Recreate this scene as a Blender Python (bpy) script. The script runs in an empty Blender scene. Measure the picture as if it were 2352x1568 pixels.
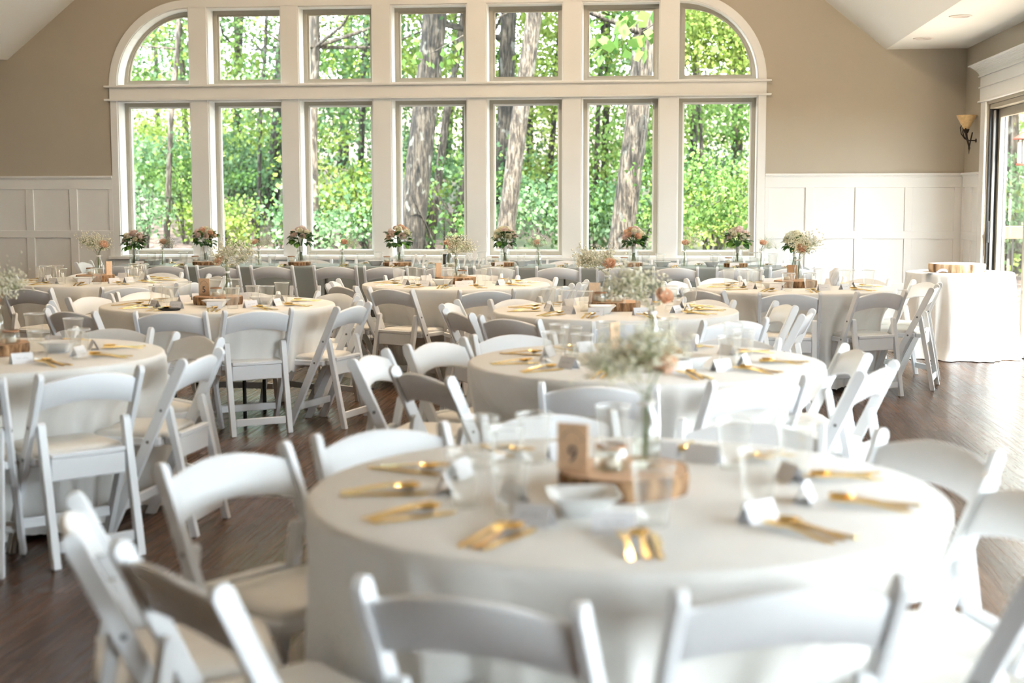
import bpy, bmesh, math, random
from mathutils import Vector, Matrix
random.seed(7)
rnd = random.random
def U(a, b): return a + (b - a) * random.random()
R = math.radians
S = bpy.context.scene
C = S.collection

# ------------------------------------------------------------ camera
FPX = 2352 * 50 / 36.0
CAMH = 1.46
_y, _p, _r = R(5.95), R(5.84), R(-0.1)
FW = Vector((-math.sin(_y) * math.cos(_p), math.cos(_y) * math.cos(_p), -math.sin(_p)))
_rt = Vector((math.cos(_y), math.sin(_y), 0)); _up = _rt.cross(FW)
RT = _rt * math.cos(_r) + _up * math.sin(_r); UP = _up * math.cos(_r) - _rt * math.sin(_r)
cam = bpy.data.cameras.new('camera'); camo = bpy.data.objects.new('camera', cam); C.objects.link(camo)
camo.matrix_world = Matrix(((RT.x, UP.x, -FW.x, 0), (RT.y, UP.y, -FW.y, 0), (RT.z, UP.z, -FW.z, CAMH), (0, 0, 0, 1)))
cam.lens = 50; cam.sensor_width = 36; cam.clip_end = 400; cam.clip_start = .05
cam.dof.use_dof = True; cam.dof.focus_distance = 11.6; cam.dof.aperture_fstop = 2.2
S.camera = camo
def ray(x, y): return FW * FPX + RT * (x - 1176) - UP * (y - 784)
def on_y(x, y, Y):
    d = ray(x, y); t = Y / d.y; return Vector((0, 0, CAMH)) + d * t
def proj(p):
    v = Vector(p) - Vector((0, 0, CAMH)); z = v.dot(FW)
    return (1176 + FPX * v.dot(RT) / z, 784 - FPX * v.dot(UP) / z, z) if z > .05 else (1e6, 1e6, z)

# ------------------------------------------------------------ world, sun, exposure
W = bpy.data.worlds.new('sky'); S.world = W; W.use_nodes = True
bg = W.node_tree.nodes['Background']; bg.inputs[0].default_value = (.83, .92, 1.0, 1); bg.inputs[1].default_value = 4.6
sun = bpy.data.lights.new('sun', 'SUN'); sun.energy = 9; sun.angle = R(1.5); sun.color = (1, .94, .82)
suno = bpy.data.objects.new('sun', sun); C.objects.link(suno)
suno.rotation_euler = Vector((-.18, .55, -.80)).to_track_quat('-Z', 'Y').to_euler(); suno.location = (0, -5, 20)
S.view_settings.view_transform = 'Standard'; S.view_settings.look = 'None'
S.view_settings.exposure = 2.36; S.view_settings.gamma = 1.0; S.view_settings.use_curve_mapping = False
S.cycles.max_bounces = 8; S.cycles.diffuse_bounces = 4; S.cycles.glossy_bounces = 4
S.cycles.transmission_bounces = 6; S.cycles.transparent_max_bounces = 20
S.cycles.caustics_reflective = False; S.cycles.caustics_refractive = False
S.cycles.sample_clamp_indirect = 8; S.cycles.use_adaptive_sampling = True; S.cycles.adaptive_threshold = .08

# ------------------------------------------------------------ materials
MAT = {}
class NT:
    def __init__(s, name):
        s.m = bpy.data.materials.new(name); s.m.use_nodes = True; s.t = s.m.node_tree; s.n = s.t.nodes; MAT[name] = s.m
        s.p = s.n['Principled BSDF']; s.out = s.n['Material Output']
    def add(s, t, **k):
        n = s.n.new(t)
        for a, b in k.items(): setattr(n, a, b)
        return n
    def link(s, a, b): s.t.links.new(a, b)
    def set(s, col=None, rough=None, metal=None, spec=None):
        if col: s.p.inputs['Base Color'].default_value = (*col, 1)
        if rough is not None: s.p.inputs['Roughness'].default_value = rough
        if metal is not None: s.p.inputs['Metallic'].default_value = metal
        if spec is not None: s.p.inputs['Specular IOR Level'].default_value = spec
    def coord(s, kind='Object', scale=(1, 1, 1), rot=(0, 0, 0)):
        c = s.add('ShaderNodeTexCoord'); m = s.add('ShaderNodeMapping')
        m.inputs['Scale'].default_value = scale; m.inputs['Rotation'].default_value = rot
        s.link(c.outputs[kind], m.inputs[0]); return m.outputs[0]
    def noise(s, v, scale, detail=3, rough=.5):
        n = s.add('ShaderNodeTexNoise'); n.inputs['Scale'].default_value = scale; n.inputs['Detail'].default_value = detail; n.inputs['Roughness'].default_value = rough
        s.link(v, n.inputs['Vector']); return n.outputs['Fac']
    def ramp(s, f, stops):
        r = s.add('ShaderNodeValToRGB'); e = r.color_ramp.elements
        while len(e) < len(stops): e.new(.5)
        for i, (p, c) in enumerate(stops): e[i].position = p; e[i].color = (*c, 1)
        s.link(f, r.inputs[0]); return r.outputs[0]
    def bump(s, f, strength=.2, dist=.01):
        b = s.add('ShaderNodeBump'); b.inputs['Strength'].default_value = strength; b.inputs['Distance'].default_value = dist
        s.link(f, b.inputs['Height']); s.link(b.outputs[0], s.p.inputs['Normal']); return b
    def base(s, c): s.link(c, s.p.inputs['Base Color'])
def plain(name, col, rough=.5, metal=0, var=.06, scale=20, bump=0, bs=200, spec=None):
    t = NT(name); t.set(col, rough, metal, spec); v = t.coord()
    f = t.noise(v, scale)
    a = tuple(max(0, c * (1 - var)) for c in col); b = tuple(min(1, c * (1 + var)) for c in col)
    t.base(t.ramp(f, [(.3, a), (.7, b)]))
    if bump: t.bump(t.noise(v, bs, 2), bump, .002)
    return t
plain('chair_white', (.83, .845, .865), .38, var=.015, scale=8, bump=.06, bs=300)
plain('vinyl', (.82, .795, .75), .5, var=.03, scale=12, bump=.1, bs=150)
plain('bolt', (.25, .25, .26), .4, .8)
plain('trim_white', (.85, .84, .815), .45, var=.012, scale=3, bump=.04, bs=80)
plain('wall_paint', (.48, .425, .34), .75, var=.02, scale=1.5, bump=.25, bs=220)
plain('ceiling_paint', (.86, .85, .82), .85, var=.01, scale=1, bump=.15, bs=150)
plain('frame_taupe', (.40, .36, .29), .45, var=.03)
plain('frame_black', (.02, .02, .022), .4, var=.1)
plain('frame_grey', (.23, .22, .21), .4, var=.05)
plain('exterior', (.55, .52, .48), .8)
plain('metal_black', (.015, .015, .015), .45, .3)
plain('iron', (.035, .025, .02), .5, .5, var=.3)
plain('shade_amber', (.72, .50, .24), .4, var=.12, scale=30)
plain('can_trim', (.80, .74, .70), .5)
plain('can_lens', (.62, .55, .52), .4)
plain('gold', (1.0, .72, .30), .22, 1.0, var=.05)
plain('paper', (.80, .79, .81), .8, var=.02)
plain('paper_shade', (.80, .79, .81), .8, var=.02)
plain('ink', (.06, .06, .08), .7)
plain('kraft', (.68, .46, .29), .75, var=.1, scale=60, bump=.1)
plain('ceramic', (.84, .84, .83), .2, var=.01)
plain('black_dish', (.012, .012, .015), .15)
plain('wax', (.85, .80, .68), .5)
plain('copper_twine', (.45, .24, .13), .5, .2, var=.2)
plain('stem', (.055, .13, .03), .6, var=.25, scale=40)
plain('leaf_dark', (.045, .13, .035), .45, var=.45, scale=25)
plain('leaf_bright', (.12, .27, .04), .45, var=.35, scale=25)
def petal_mat(name, col):
    m = bpy.data.materials.new(name); m.use_nodes = True; MAT[name] = m; n = m.node_tree.nodes; l = m.node_tree.links; n.remove(n['Principled BSDF'])
    c = n.new('ShaderNodeTexCoord'); z = n.new('ShaderNodeTexNoise'); z.inputs['Scale'].default_value = 60; l.new(c.outputs['Object'], z.inputs['Vector'])
    r = n.new('ShaderNodeValToRGB'); r.color_ramp.elements[0].color = (*[v * .9 for v in col], 1); r.color_ramp.elements[1].color = (*col, 1); l.new(z.outputs['Fac'], r.inputs[0])
    d = n.new('ShaderNodeBsdfDiffuse'); t = n.new('ShaderNodeBsdfTranslucent'); l.new(r.outputs[0], d.inputs[0]); l.new(r.outputs[0], t.inputs[0])
    mx = n.new('ShaderNodeMixShader'); mx.inputs[0].default_value = .4; l.new(d.outputs[0], mx.inputs[1]); l.new(t.outputs[0], mx.inputs[2]); l.new(mx.outputs[0], n['Material Output'].inputs[0])
petal_mat('gyp_white', (.95, .93, .80)); petal_mat('rose_peach', (.93, .66, .48)); petal_mat('rose_blush', (.93, .77, .70)); petal_mat('rose_cream', (.95, .90, .72))
plain('gyp_stem', (.28, .34, .14), .7, var=.2)
plain('ribbon', (.84, .82, .78), .4)
plain('letters', (.84, .83, .80), .6)
plain('photo_print', (.05, .045, .04), .4, var=.9, scale=25)
plain('deck_wood', (.26, .105, .045), .6, var=.2, scale=12)
plain('deck_floor', (.55, .46, .38), .6, var=.15, scale=6)
plain('vent_metal', (.45, .42, .38), .4, .5)
plain('silver', (.62, .60, .66), .15, .9)
plain('acrylic', (.55, .52, .62), .15, .0)
plain('lantern_red', (.30, .05, .04), .5)
plain('napkin', (.80, .83, .90), .85, var=.03)

def cloth_mat(name, col):
    t = NT(name); t.set(col, .92, 0, .15); t.p.inputs['Sheen Weight'].default_value = .15
    v = t.coord('Object'); f = t.noise(v, 2.5, 4)
    t.base(t.ramp(f, [(.35, tuple(c * .96 for c in col)), (.65, col)]))
    wv = t.coord('Object', (900, 900, 900)); n = t.add('ShaderNodeTexNoise'); n.inputs['Scale'].default_value = 1; t.link(wv, n.inputs['Vector'])
    m = t.add('ShaderNodeMath', operation='ADD'); big = t.noise(v, 9, 3)
    mm = t.add('ShaderNodeMath', operation='MULTIPLY'); t.link(big, mm.inputs[0]); mm.inputs[1].default_value = 4
    t.link(mm.outputs[0], m.inputs[0]); t.link(n.outputs['Fac'], m.inputs[1]); t.bump(m.outputs[0], .25, .0025)
cloth_mat('cloth', (.83, .815, .785)); cloth_mat('cloth_white', (.82, .815, .80))

cloth_mat('cloth_grey', (.21, .225, .22)); _g = MAT['cloth_grey'].node_tree.nodes['Principled BSDF']; _g.inputs['Roughness'].default_value = .42; _g.inputs['Specular IOR Level'].default_value = .6
def wood_floor():
    t = NT('floor_wood'); t.set(rough=.33, spec=.38)
    oi = t.add('ShaderNodeObjectInfo'); c = t.add('ShaderNodeTexCoord'); m = t.add('ShaderNodeMapping'); m.inputs['Scale'].default_value = (1, .03, 1)
    geo = t.add('ShaderNodeNewGeometry')
    va = t.add('ShaderNodeVectorMath', operation='ADD'); cm = t.add('ShaderNodeCombineXYZ')
    mu = t.add('ShaderNodeMath', operation='MULTIPLY'); mu.inputs[1].default_value = 37; t.link(oi.outputs['Random'], mu.inputs[0]); t.link(mu.outputs[0], cm.inputs[2])
    t.link(geo.outputs['Position'], m.inputs[0]); t.link(m.outputs[0], va.inputs[0]); t.link(cm.outputs[0], va.inputs[1])
    f = t.noise(va.outputs[0], 55, 8, .65); g = t.noise(va.outputs[0], 5, 3)
    mx = t.add('ShaderNodeMath', operation='ADD'); t.link(f, mx.inputs[0]); h = t.add('ShaderNodeMath', operation='MULTIPLY'); h.inputs[1].default_value = .35; t.link(oi.outputs['Random'], h.inputs[0]); t.link(h.outputs[0], mx.inputs[1])
    k = t.add('ShaderNodeMath', operation='ADD'); t.link(mx.outputs[0], k.inputs[0]); t.link(g, k.inputs[1])
    j = t.add('ShaderNodeMath', operation='MULTIPLY'); j.inputs[1].default_value = .5; t.link(k.outputs[0], j.inputs[0])
    t.base(t.ramp(j.outputs[0], [(.35, (.024, .010, .005)), (.55, (.075, .035, .018)), (.78, (.145, .074, .040))]))
    t.link(t.ramp(f, [(.3, (.20, .20, .20)), (.7, (.34, .34, .34))]), t.p.inputs['Roughness'])
    t.bump(f, .07, .002)
wood_floor()
def glassy(name, tint, gl=.09, rough=.02, edge=.55):
    m = bpy.data.materials.new(name); m.use_nodes = True; MAT[name] = m; n = m.node_tree.nodes; l = m.node_tree.links
    n.remove(n['Principled BSDF'])
    tr = n.new('ShaderNodeBsdfTransparent'); tr.inputs[0].default_value = (*tint, 1)
    g = n.new('ShaderNodeBsdfGlossy'); g.inputs['Roughness'].default_value = rough
    lw = n.new('ShaderNodeLayerWeight'); lw.inputs[0].default_value = .25
    mr = n.new('ShaderNodeMapRange'); mr.inputs['To Min'].default_value = gl; mr.inputs['To Max'].default_value = edge
    l.new(lw.outputs['Facing'], mr.inputs['Value'])
    mx = n.new('ShaderNodeMixShader'); l.new(mr.outputs[0], mx.inputs[0]); l.new(tr.outputs[0], mx.inputs[1]); l.new(g.outputs[0], mx.inputs[2])
    l.new(mx.outputs[0], n['Material Output'].inputs[0])
def cloudy(name, haze0, haze1, gl, rough):
    m = bpy.data.materials.new(name); m.use_nodes = True; MAT[name] = m; n = m.node_tree.nodes; l = m.node_tree.links; n.remove(n['Principled BSDF'])
    tr = n.new('ShaderNodeBsdfTransparent'); tr.inputs[0].default_value = (.985, .988, .98, 1)
    d = n.new('ShaderNodeBsdfDiffuse'); d.inputs[0].default_value = (.93, .94, .92, 1); tl = n.new('ShaderNodeBsdfTranslucent'); tl.inputs[0].default_value = (.93, .94, .92, 1)
    h = n.new('ShaderNodeMixShader'); h.inputs[0].default_value = .5; l.new(d.outputs[0], h.inputs[1]); l.new(tl.outputs[0], h.inputs[2])
    lw = n.new('ShaderNodeLayerWeight'); lw.inputs[0].default_value = .3
    mr = n.new('ShaderNodeMapRange'); mr.inputs['To Min'].default_value = haze0; mr.inputs['To Max'].default_value = haze1; l.new(lw.outputs['Facing'], mr.inputs['Value'])
    a = n.new('ShaderNodeMixShader'); l.new(mr.outputs[0], a.inputs[0]); l.new(tr.outputs[0], a.inputs[1]); l.new(h.outputs[0], a.inputs[2])
    g = n.new('ShaderNodeBsdfGlossy'); g.inputs['Roughness'].default_value = rough; b = n.new('ShaderNodeMixShader'); b.inputs[0].default_value = gl
    l.new(a.outputs[0], b.inputs[1]); l.new(g.outputs[0], b.inputs[2]); l.new(b.outputs[0], n['Material Output'].inputs[0])
cloudy('cup_plastic', .03, .34, .085, .08); cloudy('cup_rim', .35, .7, .1, .15)
glassy('bottle_glass', (.985, .992, .985), .07, .03, .36)
glassy('window_glass', (.97, .985, .975), .035, .0, .4)
glassy('water', (.96, .98, .965), .05, .02, .4)

def wood_slice_mats():
    t = NT('bark'); t.set(rough=.9); v = t.coord('Object', (1, 1, .25)); f = t.noise(v, 45, 5)
    t.base(t.ramp(f, [(.3, (.06, .03, .014)), (.5, (.26, .14, .065)), (.66, (.52, .32, .17))])); t.bump(f, .8, .012)
    t = NT('bark_light'); t.set(rough=.85); v = t.coord('Object', (1, 1, .2)); f = t.noise(v, 14, 5)
    t.base(t.ramp(f, [(.38, (.13, .065, .03)), (.52, (.55, .36, .20)), (.68, (.72, .55, .38))])); t.bump(f, .6, .01)
    t = NT('wood_cut'); t.set(rough=.6); v = t.coord('Object'); w = t.add('ShaderNodeTexWave', wave_type='RINGS', rings_direction='Z')
    w.inputs['Scale'].default_value = 28; w.inputs['Distortion'].default_value = 3; w.inputs['Detail'].default_value = 3; t.link(v, w.inputs[0])
    t.base(t.ramp(w.outputs['Fac'], [(0, (.56, .33, .19)), (1, (.72, .48, .31))]))
    t = NT('wood_cut_pale'); t.set(rough=.6); v = t.coord('Object'); w = t.add('ShaderNodeTexWave', wave_type='RINGS', rings_direction='Z')
    w.inputs['Scale'].default_value = 20; w.inputs['Distortion'].default_value = 3; t.link(v, w.inputs[0])
    t.base(t.ramp(w.outputs['Fac'], [(0, (.70, .55, .46)), (1, (.78, .64, .55))]))
wood_slice_mats()
def bark_mat(name, c0, c1, c2):
    t = NT(name); t.set(rough=.95); v = t.coord('Object', (1, 1, .16)); f = t.noise(v, 26, 5, .7); g = t.noise(t.coord('Object', (1, 1, .6)), 8, 5)
    c = t.ramp(f, [(.42, c0), (.50, c1), (.58, c2)])
    mx = t.add('ShaderNodeMix', data_type='RGBA'); fac = t.ramp(g, [(.60, (0, 0, 0)), (.66, (.7, .7, .7))]); t.link(fac, mx.inputs[0]); t.link(c, mx.inputs[6]); mx.inputs[7].default_value = (.13, .13, .115, 1)
    t.base(mx.outputs[2]); t.bump(f, 1.0, .06)
bark_mat('bark_dark', (.004, .003, .002), (.017, .012, .008), (.06, .048, .036))
bark_mat('bark_pale', (.014, .010, .007), (.05, .037, .027), (.125, .102, .08))
def leaf_mat(name, a, b, c):
    m = bpy.data.materials.new(name); m.use_nodes = True; MAT[name] = m; n = m.node_tree.nodes; l = m.node_tree.links; n.remove(n['Principled BSDF'])
    at = n.new('ShaderNodeAttribute'); at.attribute_name = 'tone'
    r = n.new('ShaderNodeValToRGB'); e = r.color_ramp.elements; e.new(.5)
    for i, (p, col) in enumerate(((0, a), (.5, b), (1, c))): e[i].position = p; e[i].color = (*col, 1)
    l.new(at.outputs['Fac'], r.inputs[0])
    d = n.new('ShaderNodeBsdfDiffuse'); t = n.new('ShaderNodeBsdfTranslucent'); g = n.new('ShaderNodeBsdfGlossy'); g.inputs['Roughness'].default_value = .45
    l.new(r.outputs[0], d.inputs[0]); l.new(r.outputs[0], t.inputs[0])
    mx = n.new('ShaderNodeMixShader'); mx.inputs[0].default_value = .4; l.new(d.outputs[0], mx.inputs[1]); l.new(t.outputs[0], mx.inputs[2])
    m2 = n.new('ShaderNodeMixShader'); m2.inputs[0].default_value = .012; l.new(mx.outputs[0], m2.inputs[1]); l.new(g.outputs[0], m2.inputs[2])
    l.new(m2.outputs[0], n['Material Output'].inputs[0])
leaf_mat('leaves_green', (.026, .066, .014), (.078, .145, .034), (.18, .265, .075))
leaf_mat('leaves_yellow', (.06, .105, .016), (.155, .215, .04), (.29, .34, .10))
leaf_mat('leaves_blue', (.032, .075, .032), (.088, .16, .075), (.20, .285, .15))
def ground_mat():
    t = NT('forest_floor'); t.set(rough=.95); v = t.coord('Object'); f = t.noise(v, 5, 8, .75); g = t.noise(v, .35, 3)
    c = t.ramp(f, [(.35, (.03, .02, .015)), (.48, (.10, .065, .052)), (.62, (.30, .20, .165))])
    mx = t.add('ShaderNodeMix', data_type='RGBA'); t.link(t.ramp(g, [(.5, (0, 0, 0)), (.62, (.75, .75, .75))]), mx.inputs[0]); t.link(c, mx.inputs[6]); mx.inputs[7].default_value = (.04, .08, .02, 1)
    t.base(mx.outputs[2]); t.bump(f, 1, .08)
ground_mat()

# ------------------------------------------------------------ mesh helpers
class G:
    def __init__(s): s.v = []; s.f = []; s.sm = []
    def add(s, vs, fs, smooth=False, M=None):
        o = len(s.v); s.v += [tuple(M @ Vector(v)) if M else tuple(v) for v in vs]
        s.f += [tuple(i + o for i in f) for f in fs]; s.sm += [smooth] * len(fs); return s
    def box(s, x0, x1, y0, y1, z0, z1, M=None):
        v = [(x, y, z) for z in (z0, z1) for y in (y0, y1) for x in (x0, x1)]
        return s.add(v, [(0, 2, 3, 1), (4, 5, 7, 6), (0, 1, 5, 4), (2, 6, 7, 3), (0, 4, 6, 2), (1, 3, 7, 5)], False, M)
    def lathe(s, prof, n=24, M=None, smooth=True, cap0=True, cap1=True):
        v = [(r * math.cos(2 * math.pi * k / n), r * math.sin(2 * math.pi * k / n), z) for r, z in prof for k in range(n)]
        f = [(i * n + k, i * n + (k + 1) % n, (i + 1) * n + (k + 1) % n, (i + 1) * n + k) for i in range(len(prof) - 1) for k in range(n)]
        o = len(s.v); s.add(v, f, smooth, M)
        if cap0: s.f.append(tuple(o + k for k in reversed(range(n)))); s.sm.append(False)
        if cap1: s.f.append(tuple(o + (len(prof) - 1) * n + k for k in range(n))); s.sm.append(False)
        return s
    def tube(s, pts, rad, n=8, cap=True, smooth=True):
        pts = [Vector(p) for p in pts]; rs = rad if isinstance(rad, (list, tuple)) else [rad] * len(pts)
        o = len(s.v); up = None
        for i, p in enumerate(pts):
            d = (pts[min(i + 1, len(pts) - 1)] - pts[max(i - 1, 0)]).normalized()
            if up is None: up = d.orthogonal().normalized()
            a = (up - d * up.dot(d)).normalized(); b = d.cross(a); up = a
            for k in range(n):
                t = 2 * math.pi * k / n; s.v.append(tuple(p + (a * math.cos(t) + b * math.sin(t)) * rs[i]))
        for i in range(len(pts) - 1):
            for k in range(n):
                s.f.append((o + i * n + k, o + i * n + (k + 1) % n, o + (i + 1) * n + (k + 1) % n, o + (i + 1) * n + k)); s.sm.append(smooth)
        if cap:
            s.f.append(tuple(o + k for k in reversed(range(n)))); s.f.append(tuple(o + (len(pts) - 1) * n + k for k in range(n))); s.sm += [False, False]
        return s
    def prism(s, poly, t0, t1, axis='x', smooth=False):
        # poly of 2D points; extruded along axis
        n = len(poly)
        def mk(a, b, t): return {'x': (t, a, b), 'y': (a, t, b), 'z': (a, b, t)}[axis]
        v = [mk(a, b, t0) for a, b in poly] + [mk(a, b, t1) for a, b in poly]
        f = [(k, (k + 1) % n, n + (k + 1) % n, n + k) for k in range(n)] + [tuple(reversed(range(n))), tuple(range(n, 2 * n))]
        s.add(v, f, smooth); return s
    def mesh(s, name, mat=None, bevel=0, segs=1, recalc=True):
        m = bpy.data.meshes.new(name); m.from_pydata(s.v, [], s.f)
        m.polygons.foreach_set('use_smooth', s.sm); 
        if bevel or recalc:
            b = bmesh.new(); b.from_mesh(m)
            if recalc: bmesh.ops.recalc_face_normals(b, faces=b.faces)
            if bevel:
                e = [x for x in b.edges if len(x.link_faces) == 2 and x.calc_face_angle() > .5]
                bmesh.ops.bevel(b, geom=e, offset=bevel, segments=segs, affect='EDGES', clamp_overlap=True)
            b.to_mesh(m); b.free()
        if mat: m.materials.append(MAT[mat])
        return m
def ob(name, me, parent=None, loc=(0, 0, 0), rz=0, rot=None):
    o = bpy.data.objects.new(name, me); C.objects.link(o); o.location = loc
    o.rotation_euler = rot if rot else (0, 0, rz)
    if parent: o.parent = parent
    return o
def tag(o, label, cat, group=None, kind=None):
    o['label'] = label; o['category'] = cat
    if group: o['group'] = group
    if kind: o['kind'] = kind
    return o
def copy_tree(o, parent=None, root=True):
    c = o.copy(); C.objects.link(c); c.parent = parent
    for ch in o.children: copy_tree(ch, c)
    return c
NUM = ['twelve', 'one', 'two', 'three', 'four', 'five', 'six', 'seven', 'eight', 'nine', 'ten', 'eleven']
def clock(deg):
    k = round(((90 - deg) / 30 % 12) * 2) % 24
    return NUM[k // 2] + " o'clock" if k % 2 == 0 else 'half-past-' + NUM[k // 2]

# ------------------------------------------------------------ room shell
YW, XR, XL, YB = 16.0, 3.275, -8.42, -6.0
SOF = 3.034; VR, VL = 2.415, -7.53; RX = (VR + VL) / 2; RZ = SOF + (VR - RX) * .804
WT = .30
OPEN = [(-6.227, -5.359), (-5.152, -4.289), (-4.093, -3.238), (-3.033, -2.164), (-1.953, -1.092), (-.888, -.024), (.18, 1.055)]
ZL0, ZL1, ZU0, ZU1 = .774, 2.552, 2.724, 3.59
def arc_outline(k, inset=0.0, n=14):
    x0, x1 = OPEN[k]; r = x1 - x0 - inset; z0 = ZU0 + inset
    if k == 0: return [(x1, z0)] + [(x1 - inset * 0 - r * math.sin(t), z0 + (r - 0) * math.cos(t)) for t in [math.pi / 2 * i / n for i in range(n + 1)]][0:] if inset == 0 else [(x1 - inset, z0)] + [(x1 - inset - (r - inset) * math.sin(t), z0 + (r - inset) * math.cos(t)) for t in [math.pi / 2 * i / n for i in range(n + 1)]]
    return [(x0, z0)] + [(x0 + r * math.sin(t), z0 + r * math.cos(t)) for t in [math.pi / 2 * i / n for i in range(n + 1)]] if inset == 0 else [(x0 + inset, z0)] + [(x0 + inset + (r - inset) * math.sin(t), z0 + (r - inset) * math.cos(t)) for t in [math.pi / 2 * i / n for i in range(n + 1)]]
def rect(x0, x1, z0, z1): return [(x0, z0), (x1, z0), (x1, z1), (x0, z1)]
def opening(k, row, inset=0.0):
    x0, x1 = OPEN[k]
    if row == 0: return rect(x0 + inset, x1 - inset, ZL0 + inset, ZL1 - inset)
    if k in (0, 6): return arc_outline(k, inset)
    return rect(x0 + inset, x1 - inset, ZU0 + inset, ZU1 - inset)
def holed(name, outline, holes, place, thick_vec, mat):
    b = bmesh.new(); es = []
    for lp in [outline] + holes:
        vs = [b.verts.new(place(a, c)) for a, c in lp]
        es += [b.edges.new((vs[i], vs[(i + 1) % len(vs)])) for i in range(len(vs))]
    bmesh.ops.triangle_fill(b, edges=es, use_beauty=True)
    r = bmesh.ops.extrude_face_region(b, geom=list(b.faces))
    bmesh.ops.translate(b, vec=thick_vec, verts=[v for v in r['geom'] if isinstance(v, bmesh.types.BMVert)])
    bmesh.ops.recalc_face_normals(b, faces=b.faces)
    m = bpy.data.meshes.new(name); b.to_mesh(m); b.free(); m.materials.append(MAT[mat]); return m
gable = [(XL, 0), (XR, 0), (XR, SOF), (VR, SOF), (RX, RZ), (VL, SOF), (XL, SOF)]
wb = ob('wall_back', holed('wall_back', gable, [opening(k, r) for k in range(7) for r in (0, 1)], lambda a, c: (a, YW, c), (0, WT, 0), 'wall_paint'))
tag(wb, 'taupe painted back wall around the big arched window group', 'wall', kind='structure')
DOORS = [(11.3, 14.92), (2.5, 6.7), (-2.4, 1.8)]; DZ = 2.37
wr = ob('wall_right', holed('wall_right', rect(YB, YW + WT, 0, SOF), [rect(a, b, 0.004, DZ) for a, b in DOORS], lambda a, c: (XR, a, c), (.2, 0, 0), 'wall_paint'))
tag(wr, 'taupe painted right wall with the tall glass doors', 'wall', kind='structure')
wl = ob('wall_left', G().box(XL - .2, XL, YB, YW + WT, 0, SOF).mesh('wall_left', 'wall_paint')); tag(wl, 'taupe painted left wall outside the frame', 'wall', kind='structure')
wf = ob('wall_front', holed('wall_front', gable, [], lambda a, c: (a, YB - .2, c), (0, .2, 0), 'wall_paint')); tag(wf, 'taupe painted wall behind the camera', 'wall', kind='structure')
g = G()
g.prism([(VR, SOF), (XR + .3, SOF), (XR + .3, SOF + .15), (VR + .1, SOF + .15)], YB - .3, YW + WT, 'y')
cl = ob('ceiling', g.mesh('soffit', 'ceiling_paint')); tag(cl, 'white flat ceiling strip along the right wall', 'ceiling', kind='structure')
def ceil(name, poly, label):
    o = ob(name, G().prism(poly, YB - .3, YW + WT, 'y').mesh(name, 'ceiling_paint')); tag(o, label, 'ceiling', kind='structure')
ceil('ceiling', [(VR, SOF), (RX, RZ), (RX, RZ + .16), (VR + .1, SOF + .15)], 'white vaulted ceiling slope on the right')
ceil('ceiling', [(RX, RZ), (VL, SOF), (VL - .1, SOF + .15), (RX, RZ + .16)], 'white vaulted ceiling slope on the left')
ceil('ceiling', [(XL - .3, SOF), (VL, SOF), (VL - .1, SOF + .15), (XL - .3, SOF + .15)], 'white flat ceiling strip along the left wall')

# floor and planks
PW, PL = .19, 1.32
fl = ob('floor', G().box(XL - .2, XR + .2, YB - .2, YW + WT, -.2, -.018).mesh('floor', 'frame_black')); tag(fl, 'dark brown wood plank floor', 'floor', kind='structure')
plank = G().box(-PW / 2 + .0004, PW / 2 - .0004, -PL / 2 + .001, PL / 2 - .001, -.018, 0).mesh('plank', 'floor_wood')
cand = []
nx = int((XR - XL) / PW) + 2
for i in range(nx):
    x = XL + PW * (i + .5); off = (i * .431 % 1) * PL
    for j in range(int((YW - YB) / PL) + 3):
        y = YB - PL + off + j * PL
        if y + PL / 2 < YB or y - PL / 2 > YW + WT - .02: continue
        if x + PW / 2 > XR + .19: continue
        a = proj((x, y, 0)); size = 0
        if a[2] > .5 and -150 < a[0] < 2500 and -100 < a[1] < 1900: size = 1 / a[2] ** 2
        if 1.0 < x < 3.2 and 5 < y < 14: size *= 6
        if x < -1.0 and y < 9: size *= 3
        cand.append((size, x, y))
cand.sort(reverse=True)
for s_, x, y in cand[:290]:
    ob('plank', plank, fl, (x, y, 0))
g = G()
for s_, x, y in cand[290:]:
    g.box(x - PW / 2 + .0004, x + PW / 2 - .0004, y - PL / 2 + .001, min(y + PL / 2 - .001, YW + WT - .01), -.018, 0)
o = ob('plank_field', g.mesh('plank_field', 'floor_wood'), fl); o['kind'] = 'stuff'

# ------------------------------------------------------------ back wall trim
T = .022
def bb(name, me_args, parent, mat='trim_white', bevel=.003): return ob(name, G().box(*me_args).mesh(name, mat, bevel), parent)
tr = ob('trim_1', None); tag(tr, 'white casing and mullion boards framing the arched windows', 'window trim', kind='structure')
Y0, Y1 = YW - T, YW - .001
bb('side_casing', (-6.308, OPEN[0][0], Y0, Y1, .738, ZL1), tr); bb('side_casing', (OPEN[6][1], 1.142, Y0, Y1, .738, ZL1), tr)
for k in range(6):
    a, b_ = OPEN[k][1], OPEN[k + 1][0]
    bb('mullion_board', (a, b_, Y0, Y1, .738, ZL1), tr); bb('mullion_board', (a, b_, Y0, Y1, ZU0, 3.60), tr)
bb('cross_beam', (-6.31, 1.144, Y0 - .012, Y1, ZL1 + .02, ZU0 - .02), tr)
bb('ledge', (-6.36, 1.195, YW - .075, Y1, ZU0 - .022, ZU0), tr); bb('ledge', (-6.36, 1.195, YW - .075, Y1, ZL1, ZL1 + .022), tr)
bb('head_casing', (OPEN[0][1], OPEN[6][0], Y0, Y1, ZU1 + .001, 3.68), tr)
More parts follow.
